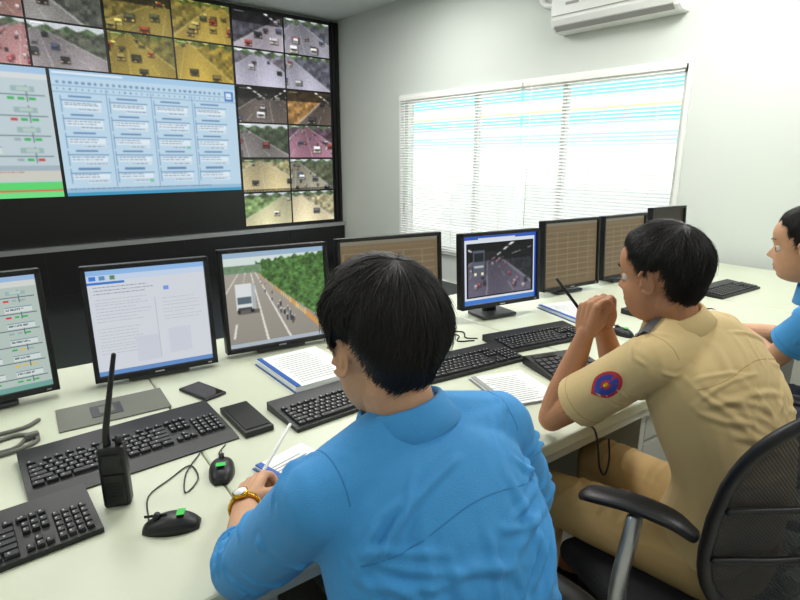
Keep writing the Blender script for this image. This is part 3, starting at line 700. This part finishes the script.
def head_parts():
    h = MB(); h.add(HEADM[0], HEADM[1], 0, True)
    for s_ in (-1, 1):
        c0 = V((s_*.031, .0592, -.001)); R_ = .0138
        for z0, z1 in ((.0045, .0105), (-.0115, -.0055)):
            pts = []
            for q in range(7):
                a = math.radians(-52+104*q/6); zz = (z0 if z0 > 0 else z1)*math.cos(a)+(z1 if z0 > 0 else z0)*.12
                pts.append(c0+V((math.sin(a)*R_, math.cos(a)*R_*.86, zz)))
            h.limb(pts, [.0016]+[.0026]*5+[.0016], seg=8, sub=2)
        Re = Matrix.Rotation(s_*math.radians(-24), 3, 'Z') @ Matrix.Rotation(math.radians(-12), 3, 'X'); E0 = V((s_*.0745, -.008, -.006))
        h.ell(E0, (.004, .0135, .024), R=Re); pts = []
        for q in range(10):
            a = math.radians(-140+q*31); pts.append(E0+Re @ V((s_*.005, -.0155*math.cos(a), -.0275*math.sin(a))))
        h.limb(pts, [.0034]*10, seg=8, sub=3); h.ell(E0+Re @ V((s_*.002, .003, -.024)), (.0035, .006, .007))
        h.limb([E0+Re @ V((s_*.004, -.006, .012)), E0+Re @ V((s_*.005, -.008, 0)), E0+Re @ V((s_*.004, -.003, -.013))], [.0028]*3, seg=8)
        h.ell(E0+Re @ V((s_*.003, .0125, -.004)), (.003, .0035, .005))
    return h

def hair(name, M, parent, seed, vol=.012, fringe=.070, back=-.085, whorl=28, strands=7500):
    rnd = random.Random(seed); Rt = Matrix.Rotation(math.radians(whorl), 3, 'X')
    E1 = ((0, -.016, .031), (.0745+vol, .094+vol, .085+vol*1.15)); E2 = ((0, -.022, -.02), (.066+vol*.5, .076+vol*.45, .078))
    def er(d, c, R):
        o = (0, -.016, .031); oc = [o[i]-c[i] for i in range(3)]
        A = sum((d[i]/R[i])**2 for i in range(3)); B = 2*sum(d[i]*oc[i]/R[i]**2 for i in range(3)); Cc = sum((oc[i]/R[i])**2 for i in range(3))-1
        D = B*B-4*A*Cc; return (-B+math.sqrt(D))/(2*A) if D > 0 else 0.
    def zmin(p):
        a = abs(math.degrees(math.atan2(p.x, p.y+.01)))
        pts = [(0, fringe), (30, fringe-.002), (48, fringe-.016), (58, .034), (70, .010), (76, -.018), (86, -.020), (91, .018), (114, .018), (122, -.020), (134, back+.02), (150, back), (180, back-.004)]
        for (a0, z0), (a1, z1) in zip(pts, pts[1:]):
            if a <= a1: return z0+(z1-z0)*(a-a0)/(a1-a0)
        return back
    c = V((0, -.016, .031))
    def surf(az, pol, ex=0.):
        d = Rt @ V((math.sin(pol)*math.sin(az), math.sin(pol)*math.cos(az), math.cos(pol)))
        k = max(er(d, *E1), er(d, *E2)); sp_ = math.sin(min(pol, 1.57))
        nz = noise.noise(V((math.sin(az)*5, math.cos(az)*5, pol*1.2+seed)))*.006*sp_+noise.noise(V((math.sin(az)*18, math.cos(az)*18, pol*2.2)))*.003*sp_
        return c+d*(k+ex+nz), d
    NA, NP = 120, 34; bound = []
    for i in range(NA):
        az = 2*math.pi*i/NA; pol = .3
        while pol < 2.9:
            p, d = surf(az, pol)
            if p.z < zmin(p)+rnd.uniform(-.002, .002): break
            pol += .015
        bound.append(pol)
    h = MB(); rings = []
    def tuck(t): return 0 if t < .74 else -(vol+.006)*((t-.74)/.26)**1.2
    for j in range(NP+1):
        t = j/NP; rings.append([surf(2*math.pi*i/NA, .02+bound[i]*t, tuck(t)-.001)[0] for i in range(NA)])
    h.loft(rings, 0, cap=False); h.add([rings[0][i] for i in range(NA)], [tuple(range(NA))], 0, True)
    for k in range(strands):
        i = rnd.random()*NA; az = 2*math.pi*i/NA; bd = bound[int(i) % NA]; t0 = rnd.random()**.65*.95; ln = rnd.uniform(.12, .30); P = []; sw = rnd.uniform(-.4, .4); lift = rnd.uniform(.0, .009)*rnd.random()
        for q in range(5):
            t = min(t0+ln*q/4, 1.04); P.append(surf(az+sw*q/4*.5, .02+bd*t, lift*q/4+.0003+tuck(min(t, 1))*.95))
        w = rnd.uniform(.0004, .0009); vs = []; fs = []
        for q, (p, d) in enumerate(P):
            tt = (P[min(q+1, 4)][0]-P[max(q-1, 0)][0]); tt = tt.normalized() if tt.length > 1e-6 else V((0, 0, -1)); sd = tt.cross(d).normalized(); ww = w*(1-.8*(q/4)**2); vs += [p-sd*ww, p+d*ww*.9, p+sd*ww]
        for q in range(4): fs += [(q*3, q*3+1, q*3+4, q*3+3), (q*3+1, q*3+2, q*3+5, q*3+4)]
        h.add(vs, fs, 0, True)
    for s_ in (-1, 1):
        for q in range(40):
            t = q/39; bx_ = s_*(.014+.036*t); by = .0835-.018*t**2; bz = .024+.0065*math.sin(t*2.4)+rnd.uniform(-.0018, .0018)
            h.limb([(bx_, by, bz), (bx_+s_*.005, by-.0005, bz+.0015*(1-t*1.5))], [.0008, .0004], 0, sub=1, seg=5)
    h2 = MB(); h2.merge(h, M); return h2.obj(name, [M_hair], parent, recalc=False)

def displace_folds(me, lines, noise_amp=.0025, nf=11, seed=0):
    n = len(me.vertices); co = np.empty(n*3); me.vertices.foreach_get('co', co); co = co.reshape(-1, 3); no = np.empty(n*3); me.vertices.foreach_get('normal', no); no = no.reshape(-1, 3)
    d = np.zeros(n)
    bvh = BVHTree.FromPolygons([v.co for v in me.vertices], [p.vertices for p in me.polygons])
    for (a_, b_, amp, w) in lines:
        a_, b_ = V(a_), V(b_); pts = []
        bow = V((random.uniform(-1, 1), random.uniform(-1, 1), random.uniform(-1, 1)))*.018
        for k in range(6):
            p = a_.lerp(b_, k/5)+bow*math.sin(math.pi*k/5); q = bvh.find_nearest(p)
            pts.append(np.array(q[0]))
        best = np.full(n, 9.); tt = np.zeros(n)
        for k in range(5):
            A, B = pts[k], pts[k+1]; ab = B-A; L = max(ab @ ab, 1e-9); t = np.clip(((co-A) @ ab)/L, 0, 1); q = A+t[:, None]*ab; ds = np.linalg.norm(co-q, axis=1)
            up = ds < best; best[up] = ds[up]; tt[up] = (k+t[up])/5
        taper = np.clip(np.sin(np.pi*np.clip(tt, .02, .98)), 0, 1)**.6
        x = best/w; d += amp*np.exp(-x*x*.5)*np.cos(x*1.6)*taper
    d = np.clip(d, -.008, .012)
    for i in range(n):
        c_ = co[i]; d[i] += noise_amp*noise.noise(V((c_[0]*nf+seed, c_[1]*nf, c_[2]*nf*.6)))+noise_amp*.3*noise.noise(V((c_[0]*nf*3, c_[1]*nf*3+seed, c_[2]*nf*2)))
    co2 = co+no*d[:, None]; me.vertices.foreach_set('co', co2.ravel()); me.update()
    return BVHTree.FromPolygons([v.co for v in me.vertices], [p.vertices for p in me.polygons])

def cast_strip(mb, bvh, pts, dirs, w, m, off=.0015):
    P = []
    for p, d in zip(pts, dirs):
        h = bvh.ray_cast(V(p), V(d).normalized())
        if h[0] is not None: P.append((h[0], h[1] if h[1].dot(V(d)) < 0 else -h[1]))
    if len(P) < 3: return
    vs = []; fs = []
    for i, (p, n) in enumerate(P):
        t = (P[min(i+1, len(P)-1)][0]-P[max(i-1, 0)][0]).normalized(); s_ = t.cross(n).normalized(); vs += [p-s_*w+n*off*.2, p+n*off, p+s_*w+n*off*.2]
    for i in range(len(P)-1): fs += [(i*3, i*3+1, i*3+4, i*3+3), (i*3+1, i*3+2, i*3+5, i*3+4)]
    mb.add(vs, fs, m, True)

def person(name, J, skin, shirt, seam, pants, sleeve, seed, hv=.012, fat=1., hairkw={}, extra=None, nfold=22, slr=1., fa=1., xf=()):
    E = empty(name); rn = random.Random(seed); random.seed(seed); J = {k: (V(v) if not isinstance(v, dict) and k not in ('yaw', 'pitch', 'roll', 'hs') else v) for k, v in J.items()}
    side = (J['sR']-J['sL']).normalized()
    HM = Matrix.Translation(J['head']) @ Matrix.Rotation(math.radians(J['yaw']), 4, 'Z') @ Matrix.Rotation(math.radians(J['pitch']), 4, 'X') @ Matrix.Rotation(math.radians(J.get('roll', 0)), 4, 'Y') @ Matrix.Scale(J.get('hs', 1.), 4)
    b = MB(); b.merge(head_parts(), HM)
    nk = HM @ V((0, -.030, -.050)); nb = J['neck']
    T = [J['pelvis'], J['waist'], J['chest'], J['upper'], nb]
    def torso(mb, g, f=1.):
        mb.limb(T, [(.158*f+g, .108*f+g), (.145*f+g, .102*f+g), (.165*f+g, .112*f+g), (.152*f+g, .092*f+g), (.06+g*.5, .058+g*.5)], side=side, sub=6, seg=28, sp=2.3)
        mb.limb([J['sL'], J['upper']+V((0, 0, .012)), J['sR']], [(.050+g, .050+g), (.062+g, .07+g), (.050+g, .050+g)], sub=6, seg=18)
        for s_ in ('sL', 'sR'):
            mb.limb([J[s_]+V((0, 0, .0)), J[s_].lerp(nb, .55)+V((0, 0, .010)), nb+V((0, 0, .01))], [.048+g, .042+g*.8, .045+g*.4], sub=4)
    torso(b, 0, fat)
    b.limb([nb-V((0, 0, .05)), nb, nb.lerp(nk, .6), nk], [.062, .057, .054, .055], sub=4, seg=20)
    for s_, left in (('L', True), ('R', False)):
        sh, el, wr = J['s'+s_], J['e'+s_], J['w'+s_]; hd = J['h'+s_]; mid = el.lerp(wr, .3)
        b.limb([sh, sh.lerp(el, .45), el], [.049, .045, .036], sub=5, seg=18); b.limb([el, mid, el.lerp(wr, .75), wr, wr+V(hd['f']).normalized()*.012], [.037, .040, .030, (.027, .022), (.026, .018)], sub=5, seg=18)
        hand(b, wr, hd['f'], hd['n'], left, hd.get('c', (25, 35, 30)), thumb=hd.get('t', (.6, .6, .35)))
        hp, kn, an = J['p'+s_], J['k'+s_], J['a'+s_]
        b.limb([hp, hp.lerp(kn, .5), kn], [.082, .072, .054], sub=5, seg=18); b.limb([kn, kn.lerp(an, .35), an], [.054, .052, .034], sub=5, seg=18)
        b.limb([an+V((0, -.02, -.04)), an+V((0, .08, -.05)), an+V((0, .16, -.06))], [.032, (.04, .028), (.03, .02)], sub=3)
    bo = b.obj('body', [skin, M_lip], E, recalc=False); remesh(bo, .0028, 3)
    HI = HM.inverted(); me = bo.data; n = len(me.polygons); idx = np.zeros(n, int)
    ctr = np.empty(n*3); me.polygons.foreach_get('center', ctr); ctr = ctr.reshape(-1, 3)
    Hn = np.array(HI); X, Y, Z = (ctr @ Hn[:3, :3].T+Hn[:3, 3]).T; ht = .0085*np.clip(1-(np.abs(X)/.0235)**1.6, 0, 1)
    idx[(Y > .06) & (Y < .12) & (Z < -.0625+ht) & (Z > -.0625-ht*1.15) & (np.abs(X) < .0235)] = 1
    me.polygons.foreach_set('material_index', idx)
    # shirt
    g = .013; s = MB(); torso(s, g, fat)
    for s_ in ('L', 'R'):
        sh, el, wr = J['s'+s_], J['e'+s_], J['w'+s_]
        if sleeve > 1:
            q = el.lerp(wr, sleeve-1); s.limb([sh, sh.lerp(el, .4), el, q], [.064*slr, .062*slr, .055*slr, .052*slr], sub=6, seg=22, cap='flat')
        else:
            q = sh.lerp(el, sleeve); s.limb([sh, sh.lerp(el, sleeve*.6), q], [.064, .068, .072], sub=6, seg=22, cap='flat')
    so = s.obj('shirt', [shirt], E, recalc=False); remesh(so, .0048, 7)
    lines = []
    up = (nb-J['waist']).normalized(); fwd = up.cross(side)
    for s_, sg in (('sL', -1), ('sR', 1)):
        ap = J[s_]-up*.09-fwd*.05-side*sg*.03
        for k in range(7):
            e = ap-side*sg*rn.uniform(.06, .18)-fwd*.05+up*rn.uniform(-.24, .12); lines.append((ap+V((rn.uniform(-.02, .02),)*3), e, rn.uniform(.003, .006)*fa, rn.uniform(.006, .010)))
        el = J['e'+s_[1]]
        for k in range(7):
            t = rn.uniform(.05, .95); p = J[s_].lerp(el, t); lines.append((p+side*sg*.06+up*rn.uniform(-.03, .05)-fwd*.03, p-side*sg*.05-fwd*.04+up*rn.uniform(-.05, .03), rn.uniform(.003, .006)*fa, rn.uniform(.005, .009)))
        if sleeve > 1:
            for k in range(8):
                t = rn.uniform(-.35, .3); p = el.lerp(J['w'+s_[1]], max(t, 0)) if t > 0 else el.lerp(J[s_], -t); ax = side*sg*.06
                lines.append((p+ax+up*rn.uniform(.0, .05), p-ax+up*rn.uniform(.0, .06)-fwd*.02, rn.uniform(.003, .006)*fa, .006))
    for k in range(nfold):
        z = rn.random(); p = J['waist'].lerp(J['upper'], z)-fwd*.12+side*rn.uniform(-.15, .15); L = rn.uniform(.08, .24); an = rn.choice((-1, 1))*rn.uniform(.5, 1.4)
        lines.append((p, p+side*L*math.cos(an)+up*L*math.sin(an), rn.uniform(.0015, .0038)*fa, rn.uniform(.007, .013)))
    for k in range(8):
        z = rn.uniform(-.3, .35); p = J['waist'].lerp(J['upper'], z)-fwd*.12; sg = rn.choice((-1, 1))
        lines.append((p+side*sg*.18, p+side*sg*rn.uniform(-.02, .05)+up*rn.uniform(-.08, .08), rn.uniform(.003, .006)*fa, rn.uniform(.007, .011)))
    for (u0, v0, u1, v1, amp, w_) in xf:   # authored creases on the back: u sideways, v up
        o_ = J['chest']-fwd*.13; lines.append((o_+side*u0+up*v0, o_+side*u1+up*v1, amp, w_))
    bvh = displace_folds(so.data, lines, .0035, 6, seed)
    x = MB(); N = 24; shw = (J['sR']-J['sL']).length
    base = J['upper']-fwd*.4
    cast_strip(x, bvh, [base+side*shw*.48*(2*k/N-1)-up*(.045+.012*math.cos(k/N*6.28)) for k in range(N+1)], [fwd]*(N+1), .0014, 1, .001)
    for s_, sg in (('sL', -1), ('sR', 1)):
        o_ = J[s_]-side*sg*.012; pts = []; dr = []
        for k in range(N+1):
            a = math.pi*1.1*k/N-.1; d = (up*math.sin(a)*1.-fwd*math.cos(a)); pts.append(o_+d*.25); dr.append(-d)
        cast_strip(x, bvh, pts, dr, .0014, 1, .001)
        el = J['e'+s_[1]]
        if sleeve <= 1: c0 = J[s_].lerp(el, sleeve-.09); axd = (el-J[s_]).normalized()
        else: c0 = el.lerp(J['w'+s_[1]], sleeve-1-.07); axd = (J['w'+s_[1]]-el).normalized()
        u_ = axd.orthogonal().normalized(); v_ = axd.cross(u_); pts = []; dr = []
        for k in range(33):
            a = 2*math.pi*k/32; d = u_*math.cos(a)+v_*math.sin(a); pts.append(c0+d*.2); dr.append(-d)
        cast_strip(x, bvh, pts, dr, .0014, 1, .001)
    n_ = (nk-nb).normalized()*.75+up*.35; n_.normalize(); a_ = (side-n_*side.dot(n_)).normalized(); f_ = n_.cross(a_); f_ = f_ if f_.dot(fwd) > 0 else -f_; cc = nb+n_*.022
    rings = []
    for k in range(41):
        th = math.radians(18+324*k/40); d = a_*math.sin(th)+f_*math.cos(th); fr = .5+.5*math.cos(th)
        hz = 1-.25*fr
        rings.append([cc+d*.062-n_*.022, cc+d*.061+n_*.022*hz, cc+d*.064+n_*.029*hz, cc+d*.069+n_*.027*hz, cc+d*.077+n_*.008, cc+d*(.087+.012*fr)-n_*(.016+.012*fr), cc+d*(.083+.012*fr)-n_*(.020+.012*fr)])
    x.loft(rings, 0, cap=False, closed=False)
    if extra: extra(x, bvh, side, up, fwd, J)
    x.obj('shirt_trim', [shirt, seam, M_red, M_badge, M_darkgrey, M_gold], E, recalc=False)
    # trousers
    t = MB(); t.limb([J['pelvis']-up*.03, J['pelvis'].lerp(J['waist'], .45)], [(.172*fat, .122*fat), (.160*fat, .114*fat)], side=side, sub=4, seg=24)
    for s_ in ('L', 'R'):
        hp, kn, an = J['p'+s_], J['k'+s_], J['a'+s_]
        t.limb([hp, hp.lerp(kn, .5), kn, ], [.096, .086, .070], sub=5, seg=20); t.limb([kn, kn.lerp(an, .4), an.lerp(kn, .05)], [.070, .068, .060], sub=5, seg=20, cap='flat')
    to = t.obj('trousers', [pants], E, recalc=False); remesh(to, .007, 4)
    tl = []
    for s_ in ('L', 'R'):
        hp, kn = J['p'+s_], J['k'+s_]
        for k in range(9):
            p = hp.lerp(kn, rn.uniform(0, 1))+V((0, 0, .08)); tl.append((p+V((-.09, rn.uniform(-.05, .05), -.03)), p+V((.08, rn.uniform(-.05, .05), -.03)), rn.uniform(.003, .006), .008))
    displace_folds(to.data, tl, .004, 6, seed)
    sh = MB()
    for s_ in ('L', 'R'):
        an = J['a'+s_]; a0 = V((an.x, an.y, 0)); sh.limb([a0+V((0, -.05, .045)), a0+V((0, .03, .045)), a0+V((0, .12, .035)), a0+V((0, .19, .028))], [(.038, .042), (.042, .043), (.046, .033), (.034, .022)], side=(1, 0, 0), sub=4, seg=18, sp=2.6)
        sh.limb([a0+V((0, 0, .05)), a0+V((0, 0, .10))], [.042, .04], sub=2)
    sh.obj('shoes', [M_shoe], E)
    e = MB()
    for s_ in (-1, 1):
        rings = []; c0 = V((s_*.031, .0585, -.001))
        for i in range(13):
            ph = math.pi*(i+.05)/12.1; rings.append([c0+V((.0122*math.sin(ph)*math.cos(2*math.pi*j/16), .0122*math.cos(ph), .0122*math.sin(ph)*math.sin(2*math.pi*j/16))) for j in range(16)])
        e.loft(rings[:4]+rings[3:4], 1, cap=True); e.loft(rings[3:], 0, cap=False)
    e2 = MB(); e2.merge(e, HM); e2.obj('eyes', [M_eyew, M_iris], E, recalc=False)
    hair('hair', HM, E, seed, vol=hv, **hairkw)
    return E

# Man 1 (near, blue shirt)
J1 = dict(pelvis=(.50, .42, .565), waist=(.50, .43, .73), chest=(.512, .50, .91), upper=(.518, .555, 1.022), neck=(.518, .590, 1.085), head=(.507, .645, 1.213), yaw=-4, pitch=-12, roll=2, hs=1.03,
          sL=(.348, .580, 1.035), sR=(.70, .560, 1.04), eL=(.315, .785, .810), eR=(.87, .60, .80), wL=(.408, .985, .790), wR=(.80, .86, .785),
          hL=dict(f=(.62, .78, .02), n=(.45, -.2, -.85), c=(38, 48, 35), t=(.6, .35, .55)), hR=dict(f=(-.2, .95, -.05), n=(0, 0, -1), c=(12, 20, 15)),
          pL=(.41, .43, .545), pR=(.59, .43, .545), kL=(.37, .83, .545), kR=(.65, .83, .545), aL=(.36, .84, .11), aR=(.67, .84, .11))
XF1 = [(.17, .06, .02, .00, .008, .011), (.18, .03, .05, -.07, .008, .010), (.18, .00, .04, -.13, .009, .011), (-.17, .04, -.06, -.06, .008, .010), (-.18, .0, -.05, -.12, .009, .011),
       (-.10, .10, -.12, -.12, .005, .012), (.08, .12, .10, -.05, .005, .012), (0, .06, .0, -.16, .004, .010), (-.05, .03, .06, -.02, .004, .009), (.19, .08, .12, .13, .007, .009), (-.19, .08, -.12, .13, .007, .009)]
man1 = person('man_in_blue_shirt', J1, M_skin2, M_blue, M_blueseam, M_navy, 1.30, 3, hv=.020, fat=1.05, fa=1.35, xf=XF1)
w = V(J1['wL']); ax = (w-V(J1['eL'])).normalized(); wc = w-ax*.022
b = MB(); b.torus(wc, ax, .031, .0045, 0, sx=1.0, sy=.92)
for k in range(22):
    a_ = 2*math.pi*k/22; u_ = ax.cross(V((0, 0, 1))).normalized(); v_ = u_.cross(ax).normalized(); d = u_*math.cos(a_)+v_*math.sin(a_)
    R = Matrix((ax, ax.cross(d), d)).transposed(); b.box(wc+d*.0325, (.013, .0078, .004), 0, rot=R, bev=.001)
d = V((-.35, -.35, .85)); d = (d-ax*d.dot(ax)).normalized(); b.cyl(wc+d*.030, wc+d*.040, .016, m=0, seg=24); b.cyl(wc+d*.040, wc+d*.0405, .0135, m=1, seg=24)
b.obj('wristwatch', [M_gold, M_paper], man1)
b = MB(); b.limb([(.455, 1.045, .775), (.60, 1.13, .85)], [.0042, .0042], 0, sub=1, seg=10); b.limb([(.440, 1.037, .767), (.455, 1.045, .775)], [.001, .004], 1, sub=1, seg=10); b.obj('pen', [M_white, M_alu])

# Officer
def badge(x, bvh, side, up, fwd, J):
    c0 = J['sL'].lerp(J['eL'], .36); d = (-side*.85-fwd*.5+up*.15).normalized(); ax = (J['eL']-J['sL']).normalized(); u_ = (ax-d*ax.dot(d)).normalized(); v_ = d.cross(u_)
    for rs, m, off in ((1., 2, .0022), (.78, 3, .003), (.35, 2, .0038), (.18, 5, .0045)):
        pts = []
        for k in range(24):
            a = 2*math.pi*k/24; rr = .034*rs; q = 1.15 if math.cos(a) < .3 else 1.15-.25*abs(math.sin(a*2)); p = c0+d*.2+u_*math.cos(a)*rr*1.1*q+v_*math.sin(a)*rr*.85
            h = bvh.ray_cast(p, -d); pts.append((h[0] if h[0] else p-d*.13)+d*off)
        h = bvh.ray_cast(c0+d*.2, -d); ctr = (h[0] if h[0] else c0+d*.07)+d*(off+.001)
        x.add([ctr]+pts, [(0, 1+k, 1+(k+1) % 24) for k in range(24)], m, True)
    for s_, sg in (('sL', -1), ('sR', 1)):
        a0 = J[s_]+up*.3; a1 = J['neck'].lerp(J[s_], .45)+up*.3; n = 10
        cast_strip(x, bvh, [a0.lerp(a1, k/n) for k in range(n+1)], [-up]*(n+1), .020, 4, .006)
    x.box(J['neck']+fwd*.075+side*(-.04)+up*.0, (.03, .012, .018), 2, bev=.002)
J2 = dict(pelvis=(1.40, .395, .565), waist=(1.405, .375, .74), chest=(1.395, .43, .92), upper=(1.375, .495, 1.030), neck=(1.355, .530, 1.09), head=(1.325, .582, 1.222), yaw=0, pitch=-7, roll=0, hs=1.03,
          sL=(1.205, .525, 1.045), sR=(1.54, .50, 1.045), eL=(1.215, .775, .803), eR=(1.56, .76, .803), wL=(1.245, .715, 1.05), wR=(1.345, .722, 1.055),
          hL=dict(f=(.15, .0, 1), n=(.9, -.25, 0), c=(55, 65, 45), t=(.8, .3, .4)), hR=dict(f=(-.25, -.02, 1), n=(-.9, -.3, 0), c=(50, 60, 45), t=(.8, .3, .4)),
          pL=(1.31, .40, .545), pR=(1.49, .40, .545), kL=(1.24, .80, .545), kR=(1.54, .79, .545), aL=(1.22, .80, .11), aR=(1.56, .80, .11))
XF2 = [(-.18, .04, -.04, -.02, .006, .010), (-.18, .0, -.05, -.10, .007, .010), (-.18, -.05, -.03, -.14, .007, .010), (-.10, .10, -.02, -.12, .004, .012)]
man2 = person('police_officer', J2, M_skin, M_khaki, M_khakiseam, M_khakipants, .68, 12, hv=.011, fat=1.06, extra=badge, fa=.9, nfold=14, xf=XF2)
b = MB(); b.limb([(1.265, .735, 1.10), (1.230, .80, 1.19)], [.0045, .004], 0, sub=1, seg=10); b.obj('pen', [M_black])
# Man 3
J3 = dict(pelvis=(2.38, .25, .565), waist=(2.37, .26, .73), chest=(2.35, .32, .90), upper=(2.30, .39, .995), neck=(2.265, .43, 1.065), head=(2.212, .498, 1.212), yaw=6, pitch=-6, roll=0, hs=1.08,
          sL=(2.15, .395, 1.00), sR=(2.48, .40, 1.00), eL=(2.20, .53, .80), eR=(2.56, .58, .80), wL=(2.41, .70, .83), wR=(2.50, .82, .79),
          hL=dict(f=(.45, .88, -.1), n=(.2, -.2, -1), c=(20, 30, 25)), hR=dict(f=(-.2, .95, -.05), n=(0, 0, -1), c=(15, 20, 18)),
          pL=(2.28, .27, .545), pR=(2.46, .27, .545), kL=(2.24, .68, .545), kR=(2.51, .68, .545), aL=(2.24, .72, .11), aR=(2.52, .72, .11))
person('man_in_blue_uniform', J3, M_skin2, M_blue, M_blueseam, M_navy, .62, 21, hv=.010, fat=1.)

# ------------------------------------------------------------------ light / world / camera
w = bpy.data.worlds.new('World'); S.world = w; w.use_nodes = True; nt = w.node_tree
bg = nt.nodes['Background']; bg.inputs['Color'].default_value = (.88, .95, 1, 1); bg.inputs['Strength'].default_value = 1.8
l = bpy.data.lights.new('sun', 'SUN'); l.energy = 3.4; l.angle = .02; l.color = (1, .97, .9); o = bpy.data.objects.new('sun', l); S.collection.objects.link(o)
o.rotation_euler = V((math.cos(.5), .35, -math.sin(.5))).to_track_quat('-Z', 'Y').to_euler(); o.location = (0, 0, 8)
cam = bpy.data.cameras.new('camera'); co = bpy.data.objects.new('camera', cam); S.collection.objects.link(co)
cam.sensor_width = 36; cam.lens = 24.5; cam.clip_start = .02; co.location = (0, 0, 1.5); co.rotation_euler = (math.radians(75.4), 0, math.radians(-40.5))
S.camera = co
S.view_settings.view_transform = 'Standard'; S.view_settings.look = 'None'; S.view_settings.exposure = 0.05
